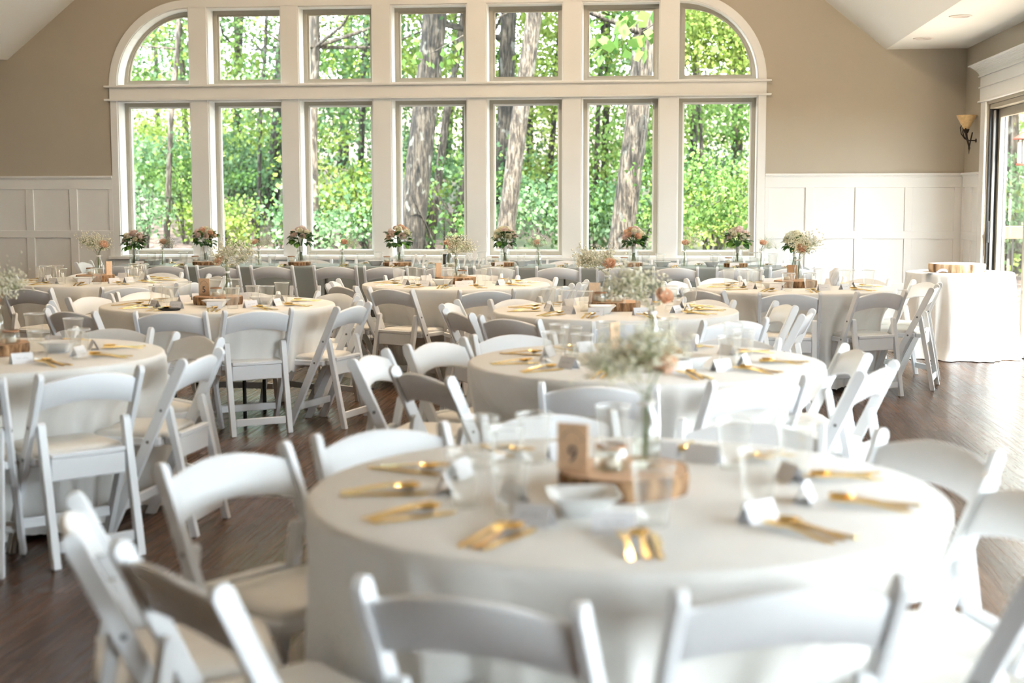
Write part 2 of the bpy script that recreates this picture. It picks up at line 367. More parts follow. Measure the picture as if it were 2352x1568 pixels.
def arch(k, r0, r1):
    n = 20; x0, x1 = OPEN[k]; cx = x1 if k == 0 else x0; sg = -1 if k == 0 else 1
    pts = [(cx + sg * r1 * math.sin(math.pi / 2 * i / n), ZU0 + r1 * math.cos(math.pi / 2 * i / n)) for i in range(n + 1)]
    pts += [(cx + sg * r0 * math.sin(math.pi / 2 * i / n), ZU0 + r0 * math.cos(math.pi / 2 * i / n)) for i in range(n, -1, -1)]
    return pts
for k in (0, 6):
    r = OPEN[k][1] - OPEN[k][0]; ob('arched_casing', G().prism(arch(k, r, r + .088), Y0, Y1, 'y').mesh('arched_casing', 'trim_white'), tr)
bb('window_stool', (-6.36, 1.20, YW - .07, Y1, .738, ZL0 - .001), tr); bb('apron_board', (-6.31, 1.144, Y0, Y1, .62, .737), tr)

def ring(outer, inner, y0, y1):
    g = G(); n = len(outer)
    v = [(a, y, c) for lp in (outer, inner) for y in (y0, y1) for a, c in lp]
    f = []
    for k in range(n):
        j = (k + 1) % n
        f += [(k, j, 2 * n + j, 2 * n + k), (n + k, 3 * n + k, 3 * n + j, n + j), (k, n + k, n + j, j), (2 * n + k, 2 * n + j, 3 * n + j, 3 * n + k)]
    return g.add(v, f)
wn = 0
ORD = ['leftmost', 'second from the left', 'third from the left', 'middle', 'third from the right', 'second from the right', 'rightmost']
for row in (0, 1):
    for k in range(7):
        wn += 1
        w = ob('window_%d' % wn, None)
        if row == 0: tag(w, '%s tall window of the lower row, woods beyond' % ORD[k], 'window', kind='structure')
        else: tag(w, '%s %s of the upper row' % (ORD[k], 'quarter-round window' if k in (0, 6) else 'square window'), 'window', kind='structure')
        o0, o1, o2, o3, o4 = (opening(k, row, d) for d in (0.0012, .012, .055, .068, .075))
        ob('jamb_liner', ring(o0, o1, YW - .004, YW + WT).mesh('jamb_liner', 'trim_white'), w)
        fr = ob('frame', ring(o1, o2, YW + .20, YW + .27).mesh('frame', 'frame_taupe'), w)
        ob('sash', ring(o2, o4, YW + .22, YW + .26).mesh('sash', 'trim_white' if row == 0 else 'frame_taupe'), w)
        n = len(o3); g = G(); g.prism(o3, YW + .236, YW + .242, 'y')
        ob('pane', g.mesh('pane', 'window_glass'), w)

# wainscot: backing, cap, rails, stiles and recessed panels
def wainscot(name, label, place_y, spans, zrows=((1.545, 1.67), (.985, 1.07), (.42, .50), (0, .12))):
    # spans: list of stile intervals; between them panels
    t = ob(name, None); tag(t, label, 'wainscot', kind='structure')
    lo, hi = spans[0][0], spans[-1][1]
    place_y('cap', lo, hi, .045, 1.675, 1.70, t); place_y('cap_moulding', lo, hi, .030, 1.66, 1.675, t)
    for z0, z1 in zrows: place_y('rail', lo, hi, .022, z0, z1, t)
    edges = [1.545, 1.07, .985, .50, .42, .12]
    for q in range(3):
        zt, zb = edges[2 * q], edges[2 * q + 1]
        for a, b in spans: place_y('stile', a, b, .022, zb, zt, t)
        for (a, b), (c, d) in zip(spans[:-1], spans[1:]): place_y('panel', b, c, .006, zb, zt, t)
def pb(n, a, b, d, z0, z1, t): ob(n, G().box(a, b, YW - d, YW - .001, z0, z1).mesh(n, 'trim_white', .0025 if n != 'panel' else 0), t)
def pr(n, a, b, d, z0, z1, t): ob(n, G().box(XR - d, XR - .001, a, b, z0, z1).mesh(n, 'trim_white', .0025 if n != 'panel' else 0), t)
wainscot('trim_2', 'white panelled wainscot on the back wall left of the windows', pb, [(XL + .001, -8.34), (-7.90, -7.80), (-7.365, -7.268), (-6.832, -6.738), (-6.36, -6.309)])
wainscot('trim_3', 'white panelled wainscot on the back wall right of the windows', pb, [(1.143, 1.19), (1.584, 1.673), (2.12, 2.20), (2.654, 2.737), (3.178, XR - .001)])
wainscot('trim_4', 'white panelled wainscot between the corner and the glass door', pr, [(15.172, 15.235), (15.50, 15.58), (15.90, YW - .05)])
for i, (a, b) in enumerate(((6.83, 11.18), (1.93, 2.38))):
    wainscot('trim_%d' % (5 + i), ['white panelled wainscot between the far and near door sets', 'white panelled wainscot between the nearer door sets'][i], pr, [(a, a + .07)] + [(a + q * .54, a + q * .54 + .09) for q in range(1, int((b - a) / .54))] + [(b - .07, b)])

# door surround and sliding doors
for di, (a, b) in enumerate(DOORS):
    t = ob('door_%d' % (di + 1), None)
    tag(t, ['sliding glass door set beside the cake table', 'sliding glass door set right of the frame', 'sliding glass door set behind the camera'][di], 'glass door', kind='structure')
    def dp(n, x0, x1, y0, y1, z0, z1, m='trim_white', bv=.004): return ob(n, G().box(x0, x1, y0, y1, z0, z1).mesh(n, m, bv), t)
    e = .25 if di == 0 else .11
    for y0, y1 in ((b + .015, b + .105), (a - .105, a - .015)): dp('casing', XR - .026, XR - .001, y0, y1, 0.002, DZ + .03)
    for y0, y1 in ((b + .105, b + .25 if di == 0 else b + .12),): 
        if di == 0: dp('casing_side_board', XR - .02, XR - .001, y0, y1, 0.002, DZ + .03)
    lo, hi = a - .15, b + e + .03
    dp('header_fillet', XR - .045, XR - .001, lo - .02, hi + .02, DZ + .03, DZ + .05)
    dp('header_frieze', XR - .026, XR - .001, lo, hi, DZ + .05, 2.66)
    dp('header_bead', XR - .04, XR - .026, lo - .015, hi + .015, 2.545, 2.562)
    g = G()
    for q in range(12):
        pj = .034 + .088 * (1 - math.cos(q / 11 * 1.57)) + (.012 if q in (0, 11) else 0); g.box(XR - pj, XR - .001, lo + .026 - pj, hi - .026 + pj, 2.66 + .0102 * q, 2.6702 + .0102 * q)
    ob('crown_moulding', g.mesh('crown_moulding', 'trim_white'), t)
    X0 = XR + .012
    dp('jamb', X0, X0 + .16, b - .035, b - .002, .006, DZ - .002, 'frame_black'); dp('jamb', X0, X0 + .16, a + .002, a + .035, .006, DZ - .002, 'frame_black')
    dp('head_track', X0, X0 + .16, a + .035, b - .035, DZ - .05, DZ - .002, 'frame_taupe'); dp('threshold', XR - .02, X0 + .18, a + .035, b - .035, .004, .035, 'frame_taupe')
    L = (b - a - .07) / 3
    for q in range(3):
        x0 = X0 + .085 + (.045 if q == 1 else 0); y0 = a + .035 + L * q - (.02 if q else 0); y1 = a + .035 + L * (q + 1) + (.02 if q < 2 else 0)
        pnl = ob('door_panel', None, t)
        def qp(n, ya, yb, za, zb, m='frame_taupe', x=x0, w=.042): return ob(n, G().box(x, x + w, ya, yb, za, zb).mesh(n, m, .003), pnl)
        qp('door_stile', y0, y0 + .085, .036, DZ - .052); qp('door_stile', y1 - .085, y1, .036, DZ - .052)
        qp('door_rail', y0 + .085, y1 - .085, .036, .13); qp('door_rail', y0 + .085, y1 - .085, DZ - .135, DZ - .052)
        qp('pane', y0 + .085, y1 - .085, .13, DZ - .135, 'window_glass', x0 + .018, .006)
    dp('screen_frame', X0 + .03, X0 + .055, b - .075, b - .036, .04, DZ - .06, 'frame_grey')
    if di == 0: dp('door_handle', X0 - .002, X0 + .02, b - .10, b - .075, .98, 1.20, 'frame_black')

# ------------------------------------------------------------ wall sconce, ceiling cans, floor vent
sc = ob('wall_sconce', None, None, (XR, 15.42, .678)); sc.scale = (.71, .71, .71); tag(sc, 'iron wall sconce with a flared amber glass shade', 'wall lamp')
g = G(); prof = [(.035, 2.06), (.05, 2.09), (.085, 2.15), (.13, 2.235), (.145, 2.27), (.137, 2.268), (.08, 2.155), (.045, 2.095), (.03, 2.065)]
ob('lamp_shade', g.lathe(prof, 24, Matrix.Translation((-.15, 0, 0))).mesh('lamp_shade', 'shade_amber'), sc)
ob('shade_cup', G().lathe([(.012, 2.0), (.03, 2.015), (.045, 2.055), (.05, 2.065)], 16, Matrix.Translation((-.15, 0, 0))).mesh('shade_cup', 'iron'), sc)
ob('wall_rosette', G().lathe([(.03, 0), (.032, .006), (.02, .014), (.008, .016)], 16, Matrix.Rotation(R(-90), 4, 'Y') @ Matrix.Translation((1.9, 0, .002))).mesh('wall_rosette', 'iron'), sc)
ob('wall_arm', G().tube([(-.005, 0, 1.9), (-.11, 0, 1.9)], .009, 8).mesh('wall_arm', 'iron'), sc)
ob('bracket_rod', G().tube([(-.15, 0, 2.01), (-.14, 0, 1.95), (-.115, 0, 1.86), (-.10, 0, 1.80)], [.017, .016, .013, .011]).tube([(-.06, 0, 2.02), (-.08, 0, 1.92), (-.10, 0, 1.80)], [.010, .010, .009]).mesh('bracket_rod', 'iron'), sc)
ob('finial', G().lathe([(.002, 1.70), (.006, 1.72), (.008, 1.76), (.017, 1.785), (.017, 1.80), (.006, 1.815)], 12, Matrix.Translation((-.10, 0, 0))).mesh('finial', 'iron'), sc)
def scroll(c, r, sgn): return [(-.15 + 0 * t, sgn * (c[0] + r * (1 - .06 * t) * math.cos(2.2 + t * .55)), c[1] + r * (1 - .06 * t) * math.sin(2.2 + t * .55)) for t in range(10)]
for sg in (-1, 1):
    pts = [(-.11, 0, 1.90), (-.13, sg * .04, 1.915), (-.16, sg * .085, 1.96), (-.18, sg * .10, 2.03), (-.175, sg * .085, 2.075), (-.17, sg * .062, 2.072), (-.17, sg * .06, 2.05), (-.175, sg * .075, 2.042)]
    ob('scroll_arm', G().tube(pts, .008, 6).mesh('scroll_arm', 'iron'), sc)
pts = [(-.11, 0, 1.90), (-.17, 0, 1.93), (-.22, 0, 2.0), (-.235, 0, 2.09), (-.215, 0, 2.125), (-.19, 0, 2.11), (-.19, 0, 2.085), (-.205, 0, 2.08)]
ob('scroll_arm', G().tube(pts, .008, 6).mesh('scroll_arm', 'iron'), sc)
for i, (x, y) in enumerate(((2.62, 14.93), (2.62, 13.13))):
    t = ob('ceiling_downlight', None, None, (x, y, SOF)); tag(t, ['recessed ceiling downlight nearest the back wall corner', 'recessed ceiling downlight cut nearer the camera'][i], 'ceiling light', 'recessed downlights')
    ob('trim_ring', G().lathe([(.075, -.001), (.10, -.001), (.10, -.006), (.075, -.010), (.075, -.001)], 28, None, True, False, False).mesh('trim_ring', 'can_trim'), t)
    ob('lens', G().lathe([(.075, -.004), (.075, -.002)], 28).mesh('lens', 'can_lens'), t)
vt = ob('floor_vent', None, None, (2.99, 11.62, 0)); tag(vt, 'metal floor register by the glass door at right edge', 'vent')
ob('vent_frame', ring(rect(-.07, .07, -.17, .17), rect(-.05, .05, -.15, .15), 0, .004).mesh('vent_frame', 'vent_metal'), vt, rot=(R(-90), 0, 0)).location = (0, 0, .004)
for q in range(9): ob('vent_slat', G().box(-.05, .05, -.004, .004, .001, .004).mesh('vent_slat', 'vent_metal'), vt, (0, -.13 + q * .0325, 0), R(12))
ob('vent_back', G().box(-.05, .05, -.15, .15, .0003, .001).mesh('vent_back', 'frame_black'), vt)

# ------------------------------------------------------------ folding chairs
PT = Vector((0, .755)); PF = Vector((.355, 0)); PD = (PF - PT).normalized(); PN = Vector((-PD.y, PD.x))
HW = .023
def post_poly():
    pts = [(PT.x + HW * (math.cos(t) * PN.x - math.sin(t) * PD.x), PT.y + HW * (math.cos(t) * PN.y - math.sin(t) * PD.y)) for t in [math.pi * i / 8 for i in range(9)]]
    for sg in (-1, 1):
        P = PT + PN * HW * sg; s_ = -P.y / PD.y; q = P + PD * s_; pts.append((q.x, q.y))
    return pts
CM = {}
CM['post'] = G().prism(post_poly(), -.012, .012, 'x').mesh('back_post', 'chair_white', .003)
LT, LF = Vector((.080, .555)), Vector((-.028, 0)); LD = (LF - LT).normalized(); LN = Vector((-LD.y, LD.x)); LW = .016
pts = [(LT.x + LW * (math.cos(t) * LN.x - math.sin(t) * LD.x), LT.y + LW * (math.cos(t) * LN.y - math.sin(t) * LD.y)) for t in [math.pi * i / 6 for i in range(7)]]
for sg in (-1, 1):
    P = LT + LN * LW * sg; q = P + LD * (-P.y / LD.y); pts.append((q.x, q.y))
CM['leg'] = G().prism(pts, -.017, .017, 'x').mesh('rear_leg', 'chair_white', .003)
def rail_mesh():
    g = G(); n = 16; vs = []
    for i in range(n + 1):
        u = -1 + 2 * i / n; x = u * .2; top = .030 - .040 * (1 - u * u); bot = .148 - .036 * (1 - u * u); bow = -.022 * (1 - u * u)
        for s_, o in ((top, -.009), (top - .004 * 0, .009), (bot, .009), (bot, -.009)):
            P = PT + PD * s_ + PN * (o) + Vector((bow, 0)); vs.append((x, P.x, P.y))
    f = [(i * 4 + k, i * 4 + (k + 1) % 4, (i + 1) * 4 + (k + 1) % 4, (i + 1) * 4 + k) for i in range(n) for k in range(4)] + [(3, 2, 1, 0), (n * 4, n * 4 + 1, n * 4 + 2, n * 4 + 3)]
    g.add(vs, f, True); m = g.mesh('top_rail', 'chair_white', .004)
    return m
CM['rail'] = rail_mesh()
CM['frame'] = G().box(-.156, .156, .07, .115, .392, .428).box(-.198, .198, .115, .43, .392, .428).mesh('seat_frame', 'chair_white', .006)
def pad():
    g = G(); vs = []; N = 8
    rows = [(0, .428), (-.002, .440), (.006, .450), (.02, .4555), (.07, .458)]
    for ins, z in rows:
        for (sx, sy) in ((1, 1), (-1, 1), (-1, -1), (1, -1)):
            for q in range(4):
                a = {(1, 1): 0, (-1, 1): 90, (-1, -1): 180, (1, -1): 270}[(sx, sy)] + q * 30
                r = .03; cx = sx * (.185 - r - ins); cy = .268 + sy * (.158 - r - ins)
                vs.append((cx + r * math.cos(R(a)), cy + r * math.sin(R(a)), z))
    n = 16; f = [(i * n + k, i * n + (k + 1) % n, (i + 1) * n + (k + 1) % n, (i + 1) * n + k) for i in range(4) for k in range(n)] + [tuple(4 * n + k for k in range(n))]
    return g.add(vs, f, True).mesh('seat', 'vinyl')
CM['pad'] = pad()
CM['rrail'] = G().box(-.158, .158, .035, .068, .425, .447).mesh('rear_rail', 'chair_white', .004)
CM['apron'] = G().box(-.158, .158, .040, .056, .335, .424).mesh('rear_apron', 'chair_white', .004)
CM['fstr'] = G().box(-.2, .2, .285, .303, .105, .150).mesh('front_stretcher', 'chair_white', .004)
CM['rstr'] = G().box(-.158, .158, -.022, -.004, .060, .105).mesh('rear_stretcher', 'chair_white', .004)
CM['bolt'] = G().lathe([(.007, -.002), (.007, .001), (.004, .0022)], 10).mesh('bolt', 'bolt')
def make_chair():
    c = ob('folding_chair', None)
    for sg in (-1, 1):
        ob('back_post', CM['post'], c, (sg * .212, 0, 0)); ob('rear_leg', CM['leg'], c, (sg * .180, 0, 0))
        ob('bolt', CM['bolt'], c, (sg * .2245, .0955, .553), rot=(0, R(90) * sg, 0)); ob('bolt', CM['bolt'], c, (sg * .2245, .160, .415), rot=(0, R(90) * sg, 0))
    ob('top_rail', CM['rail'], c); ob('seat_frame', CM['frame'], c); ob('seat', CM['pad'], c)
    ob('rear_rail', CM['rrail'], c); ob('rear_apron', CM['apron'], c); ob('front_stretcher', CM['fstr'], c); ob('rear_stretcher', CM['rstr'], c)
    return c
chair0 = make_chair(); chair_used = [False]
def place_chair(x, y, deg, label, group):
    c = chair0 if not chair_used[0] else copy_tree(chair0); chair_used[0] = True
    c.location = (x, y, 0); c.rotation_euler = (0, 0, R(deg - 90)); tag(c, label, 'chair', group); return c

TAB = {'A': (-.084, 3.412), 'B': (-.062, 6.148), 'C': (-.277, 8.897), 'D': (1.051, 11.236), 'E': (-1.657, 11.498), 'F': (-2.914, 9.171), 'G': (-3.015, 6.132), 'H': (-4.754, 11.601)}
TNAME = {'A': 'the front table with the 9 card', 'B': 'the second table of the middle row', 'C': 'the third table of the middle row', 'D': 'the rear table beside the cake table',
         'E': 'the rear table in the centre', 'F': 'the left table with the 5 card', 'G': 'the table at the left edge', 'H': 'the rear table at far left'}
CHAIRS = [('A', -0.33, 2.41, 72), ('A', 0.24, 2.52, 108), ('A', -0.92, 2.55, 45), ('A', -1.27, 2.94, 22), ('A', -1.16, 3.68, 327), ('A', -0.82, 4.12, 309), ('A', -0.35, 4.47, 288), ('A', 0.28, 4.35, 263), ('A', 0.78, 4.07, 216.9), ('A', 0.88, 3.37, 198), ('A', 0.8, 2.76, 143.5), ('B', -1.259, 6.084, 352), ('B', -0.932, 5.5, 41), ('B', -1.057, 6.663, 330), ('B', -0.726, 7.069, 297), ('B', -0.223, 5.19, 85), ('B', 0.377, 5.403, 121), ('B', 0.88, 5.84, 154), ('B', 0.88, 6.508, 186), ('B', 0.374, 6.998, 248), ('C', -1.209, 8.468, 30), ('C', -0.851, 8.02, 56.9), ('C', -1.363, 9.161, -5), ('C', -0.972, 9.54, 314), ('C', 0.322, 9.589, 229.3), ('C', 0.798, 9.209, 192), ('C', 0.87, 8.55, 166), ('C', 0.42, 8.01, 123), ('C', -0.15, 7.79, 95), ('C', -0.482, 9.824, 282.2), ('D', 0.31, 10.577, 44.1), ('D', 0.922, 10.268, 87.2), ('D', 1.59, 10.48, 120), ('D', 2.069, 11.048, 163.9), ('D', 2.123, 11.675, 198), ('D', 1.72, 12.153, 230.8), ('D', 0.495, 12.17, 300.8), ('D', 1.09, 12.348, 268), ('D', 0.125, 11.704, 334), ('E', -2.46, 10.843, 44.1), ('E', -2.02, 10.55, 60), ('E', -2.659, 11.466, 4.9), ('E', -1.27, 10.41, 117), ('E', -2.199, 12.278, 304.9), ('E', -1.05, 12.12, 235), ('E', -1.606, 12.506, 267), ('E', -0.76, 10.98, 161), ('E', -0.62, 11.48, 175), ('F', -3.572, 8.316, 64.5), ('F', -3.942, 8.869, 22), ('F', -3.954, 9.538, 340.5), ('F', -3.756, 10.056, 319), ('F', -2.933, 8.281, 94), ('F', -2.443, 8.469, 124), ('F', -1.946, 8.894, 163.8), ('F', -2.026, 9.437, 195), ('F', -2.305, 10.01, 234.1), ('F', -2.96, 10.07, 264), ('G', -2.251, 5.415, 137.1), ('G', -2, 6.031, 175.8), ('G', -2.29, 6.85, 229), ('G', -2.87, 7.22, 266), ('G', -2.695, 5.092, 106.8), ('H', -4.792, 10.373, 77.5), ('H', -4.083, 10.611, 132.6), ('H', -3.794, 11.2, 170), ('H', -3.87, 12.14, 216), ('H', -4.533, 12.593, 257.3), ('H', -5.205, 12.496, 304), ('H', -5.7, 11.8, 346)]
for t, x, y, a in CHAIRS:
    cx, cy = TAB[t]; pa = math.degrees(math.atan2(y - cy, x - cx))
    place_chair(x, y, a, "white folding chair at the %s side of %s" % (clock(pa), TNAME[t]), 'folding chairs around round tables')
HEADX = [-5.40, -4.96, -4.41, -3.86, -3.22, -2.70, -2.11, -1.61, -.99, -.40, .15, .76, 1.27]
OR = ['leftmost', 'second', 'third', 'fourth', 'fifth', 'sixth', 'seventh', 'eighth', 'ninth', 'tenth', 'eleventh', 'twelfth', 'rightmost']
HY = 13.88
for i, x in enumerate(HEADX):
    place_chair(x, HY + .02 * math.sin(i * 2.1), 90 + 2 * math.sin(i * 1.7), 'white folding chair, %s on the near side of the long table' % (OR[i] if i in (0, 12) else OR[i] + ' from left'), 'folding chairs at the long table')
for i in range(10):
    place_chair(-5.2 + i * .70, 15.33 + .02 * math.sin(i), 270 + 3 * math.sin(i * 2.3), 'white folding chair, %s on the window side of the long table' % ('rightmost' if i == 9 else 'leftmost' if i == 0 else OR[i] + ' from left'), 'folding chairs at the long table')
place_chair(-6.12, 14.62, 2, 'white folding chair at the left end of the long table', 'folding chairs at the long table')

# ------------------------------------------------------------ round tables and cloths
TR, TZ = .765, .75
def rtable(key, cx, cy, rad, zt, label):
    t = ob('round_table', None, None, (cx, cy, 0)); tag(t, label, 'table', 'round tables')
    ob('tabletop', G().lathe([(rad - .02, zt - .028), (rad - .012, zt - .024), (rad - .012, zt - .006), (rad - .02, zt - .003)], 48).mesh('tabletop', 'deck_wood'), t)
    m = G().tube([(0, 0, zt - .03), (.0, .0, .02), (0, 0, 0)], .013, 8).mesh('table_leg', 'metal_black')
    for q in range(4):
        a = math.pi / 4 + q * math.pi / 2; d = min(.33, rad * .45); ob('table_leg', m, t, (d * math.cos(a), d * math.sin(a), 0))
    ob('leg_brace', G().tube([(-.23, -.23, .3), (.23, .23, .3)], .008, 6).tube([(-.23, .23, .32), (.23, -.23, .32)], .008, 6).mesh('leg_brace', 'metal_black'), t)
def drape(key, cx, cy, rad, zt, hem, chairs, mat, label, seed, puddle=0, amp=.042):
    rs = random.Random(seed); N = 216
    ph = [(rs.randint(9, 13), rs.uniform(0, 6.28), 1), (rs.randint(17, 23), rs.uniform(0, 6.28), .55), (rs.randint(5, 7), rs.uniform(0, 6.28), .5)]
    ck = []
    for x, y, a in chairs:
        d = math.hypot(x - cx, y - cy); s_ = d - .445
        if s_ < rad + .04: ck.append((math.atan2(y - cy, x - cx), max(rad - (.05 if hem > .2 else .15), s_ - .02)))
    rows = [(rad - .012, zt + .0005, 0), (rad - .004, zt - .002, 0), (rad + .001, zt - .008, 0)]
    zs = [zt - .03 - (zt - .03 - hem) * (i / 13) for i in range(14)]
    g = G(); g.v.append((0, 0, zt + .0005))
    for rr in (.3, .6): 
        for k in range(N):
            t = 2 * math.pi * k / N; g.v.append((rad * rr * math.cos(t), rad * rr * math.sin(t), zt + .0005))
    for r0, z, _ in rows:
        for k in range(N):
            t = 2 * math.pi * k / N; g.v.append((r0 * math.cos(t), r0 * math.sin(t), z))
    for i, z in enumerate(zs):
        dz = (zt - z) / zt
        for k in range(N):
            t = 2 * math.pi * k / N
            fold = sum(w * (1.6 * math.exp(-2.2 * (1 - math.cos(n * t + p + .6 * math.sin(3 * t + p)))) - .7) for n, p, w in ph)
            r0 = rad + .004 + .06 * dz + amp * (dz ** .8) * fold * 1.3
            if puddle and z < .12: r0 += puddle * ((.12 - z) / .12) ** 2 * (1 + .35 * math.sin(5 * t + 1) + .25 * fold)
            zz = z
            if ck:
                wgt, tgt = 0, r0
                for ca, s_ in ck:
                    d = abs((t - ca + math.pi) % (2 * math.pi) - math.pi); hw = math.asin(min(.95, .225 / max(s_, .3)))
                    w = 1 / (1 + (d / (hw * .98)) ** 8)
                    if w > wgt: wgt, tgt = w, s_
                vz = min(1, max(0, (.735 - z) / (.735 - .47))); vz = vz * vz * (3 - 2 * vz)
                tg = min(r0, tgt + .9 * amp * fold * dz)
                r0 = r0 + (tg - r0) * wgt * vz
            r0 += rs.uniform(-.0015, .0015)
            zz = z + (rs.uniform(-.01, .01) if i == 13 and not puddle else 0)
            g.v.append((r0 * math.cos(t), r0 * math.sin(t), max(zz, .004)))
    for k in range(N): g.f.append((0, 1 + k, 1 + (k + 1) % N)); g.sm.append(True)
    nr = 2 + 3 + 14
    for i in range(nr - 1):
        for k in range(N):
            a = 1 + i * N + k; b_ = 1 + i * N + (k + 1) % N; g.f.append((a, a + N, b_ + N, b_)); g.sm.append(True)
    o = ob('tablecloth', g.mesh('tablecloth', mat, recalc=False), None, (cx, cy, 0)); tag(o, label, 'tablecloth', 'round tablecloths'); return o
for i, k in enumerate('ABCDEFGH'):
    cx, cy = TAB[k]
    rtable(k, cx, cy, TR, TZ, 'round folding banquet table under the cloth of ' + TNAME[k])
    drape(k, cx, cy, TR, TZ, .36 if k == 'F' else .03, [c[1:] for c in CHAIRS if c[0] == k], 'cloth', 'ivory cloth draped over ' + TNAME[k], 11 + i)
# cake table
CKX, CKY = 2.72, 13.33
rtable('K', CKX, CKY, .47, .765, 'small round table under the white cloth by the glass door')
drape('K', CKX, CKY, .475, .765, .006, [], 'cloth_white', 'white floor-length cloth pooling on the floor under the cake stand', 77, puddle=.06, amp=.038)
bpy.data.objects[-1] if False else None

# long table: three tables end to end with white cloths
HT0, HT1, HZ = 14.20, 14.96, .742
SEG = [(-5.70, -3.40), (-3.38, -.96), (-.94, 1.46)]
SEGN = ['left', 'middle', 'right']
for i, (a, b) in enumerate(SEG):
    t = ob('long_table', None, None, (a, HT0, 0)); tag(t, 'rectangular folding table, %s third of the long table row' % SEGN[i], 'table', 'long row tables')
    L = b - a
    ob('tabletop', G().box(.02, L - .02, .02, HT1 - HT0 - .02, HZ - .035, HZ - .004).mesh('tabletop', 'deck_wood', .004), t)
    lm = G().tube([(0, 0, 0), (0, 0, HZ - .035)], .014, 8).mesh('table_leg', 'metal_black')
    for x in (.25, L - .25):
        for y in (.15, HT1 - HT0 - .15): ob('table_leg', lm, t, (x, y, 0))
    # cloth
    rs = random.Random(50 + i); N = 220; Dp = HT1 - HT0; per = []
    def ptper(s_):
        P = 2 * (L + Dp); s_ %= P
        if s_ < L: return (s_, 0, 0, -1)
        s_ -= L
        if s_ < Dp: return (L, s_, 1, 0)
        s_ -= Dp
        if s_ < L: return (L - s_, Dp, 0, 1)
        return (0, Dp - (s_ - L), -1, 0)
    g = G(); rows = [(-.006, HZ + .001), (0, HZ - .003), (.003, HZ - .02)] + [(.004, HZ - .04 - (HZ - .09) * q / 10) for q in range(11)]
    P = 2 * (L + Dp); p1, p2, p3 = rs.uniform(0, 6), rs.uniform(0, 6), rs.uniform(0, 6)
    for ri, (o_, z) in enumerate(rows):
        dz = (HZ - z) / HZ
        for k in range(N):
            x, y, nx_, ny_ = ptper(P * k / N); s_ = P * k / N
            f = (math.sin(s_ * 9 + p1) + .6 * math.sin(s_ * 17 + p2) + .5 * math.sin(s_ * 4 + p3)) * .012 * max(0, dz) ** .7
            off = o_ + f + (.008 * dz if ri > 2 else 0)
            if nx_ != 0: off = min(off, .004)
            g.v.append((x + nx_ * off, y + ny_ * off, z))
    for ri in range(len(rows) - 1):
        for k in range(N):
            j = (k + 1) % N; g.f.append((ri * N + k, ri * N + j, (ri + 1) * N + j, (ri + 1) * N + k)); g.sm.append(True)
    g.f.append(tuple(range(N))); g.sm.append(False)
    o = ob('tablecloth', g.mesh('tablecloth', 'cloth_grey'), None, (a, HT0, 0)); tag(o, 'grey satin cloth over the %s third of the long table row' % SEGN[i], 'tablecloth', 'long row tablecloths')

# ------------------------------------------------------------ small tableware prototypes
def fork_mesh():
    g = G(); o = [(-.004, -.09), (.004, -.09), (.0055, -.06), (.0035, .0), (.0045, .035), (.011, .05), (.012, .06)]
    v = []; 
    g.prism([(-.0045, -.09), (.0045, -.09), (.0055, -.06), (.0035, .0), (.0045, .03), (.0115, .048), (.012, .058), (-.012, .058), (-.0115, .048), (-.0045, .03), (-.0035, 0), (-.0055, -.06)], .001, .0032, 'z')
    for q in range(4):
        x = -.0102 + q * .0068; g.prism([(x - .0018, .058), (x + .0018, .058), (x + .0010, .092), (x - .0010, .092)], .001, .0032, 'z')
    for i, p in enumerate(g.v):
        x, y, z = p; g.v[i] = (x, y, z + .010 * max(0, (y + .02) / .11) * (1 if y < .07 else 1) - .004 * max(0, (y - .05) / .04) ** 2 * 0 + .003 * math.cos(y * 30))
    return g.mesh('fork', 'gold', 0)
def spoon_mesh():
    g = G(); vs = []; prof = [(-.09, .0045), (-.06, .0055), (-.02, .0038), (.02, .0036), (.035, .0055), (.045, .012), (.06, .0165), (.075, .0155), (.085, .010), (.0905, .002)]
    for y, w in prof:
        c = .010 * max(0, (y + .02) / .11); dip = -.006 * max(0, 1 - ((y - .062) / .028) ** 2)
        for u in (-1, -.5, 0, .5, 1): vs.append((u * w, y, .003 + c + dip * (1 - u * u) + .003 * math.cos(y * 30)))
    n = 5; f = [(i * n + k, i * n + k + 1, (i + 1) * n + k + 1, (i + 1) * n + k) for i in range(len(prof) - 1) for k in range(n - 1)]
    top = len(vs); vs += [(x, y, z - .0018) for x, y, z in vs]; f2 = [tuple(top + q for q in reversed(t)) for t in f]
    return g.add(vs, f + f2, True).mesh('spoon', 'gold', recalc=False)
def knife_mesh():
    g = G(); g.prism([(-.005, -.105), (.005, -.105), (.006, -.06), (.0045, -.01), (.0085, .0), (.0095, .06), (.006, .095), (-.003, .105), (-.006, .09), (-.0055, 0), (-.0045, -.01), (-.006, -.06)], .001, .0035, 'z')
    return g.mesh('knife', 'gold', .0008)
FORK, SPOON, KNIFE = fork_mesh(), spoon_mesh(), knife_mesh()
for me_ in (FORK, SPOON, KNIFE):
    for v_ in me_.vertices: v_.co.x *= 1.35; v_.co.z *= 1.7
CUPW = G().lathe([(.0285, .002), (.030, .0), (.0305, .004), (.0325, .035), (.0345, .036), (.0405, .104), (.0425, .106), (.0435, .118)], 28, None, True, True, False).mesh('cup_wall', 'cup_plastic')
CUPR = G().lathe([(.0435, .118), (.0455, .1185), (.0462, .1205), (.0452, .1225), (.0437, .1215), (.0435, .118)], 28, None, True, False, False).mesh('rim', 'cup_rim')
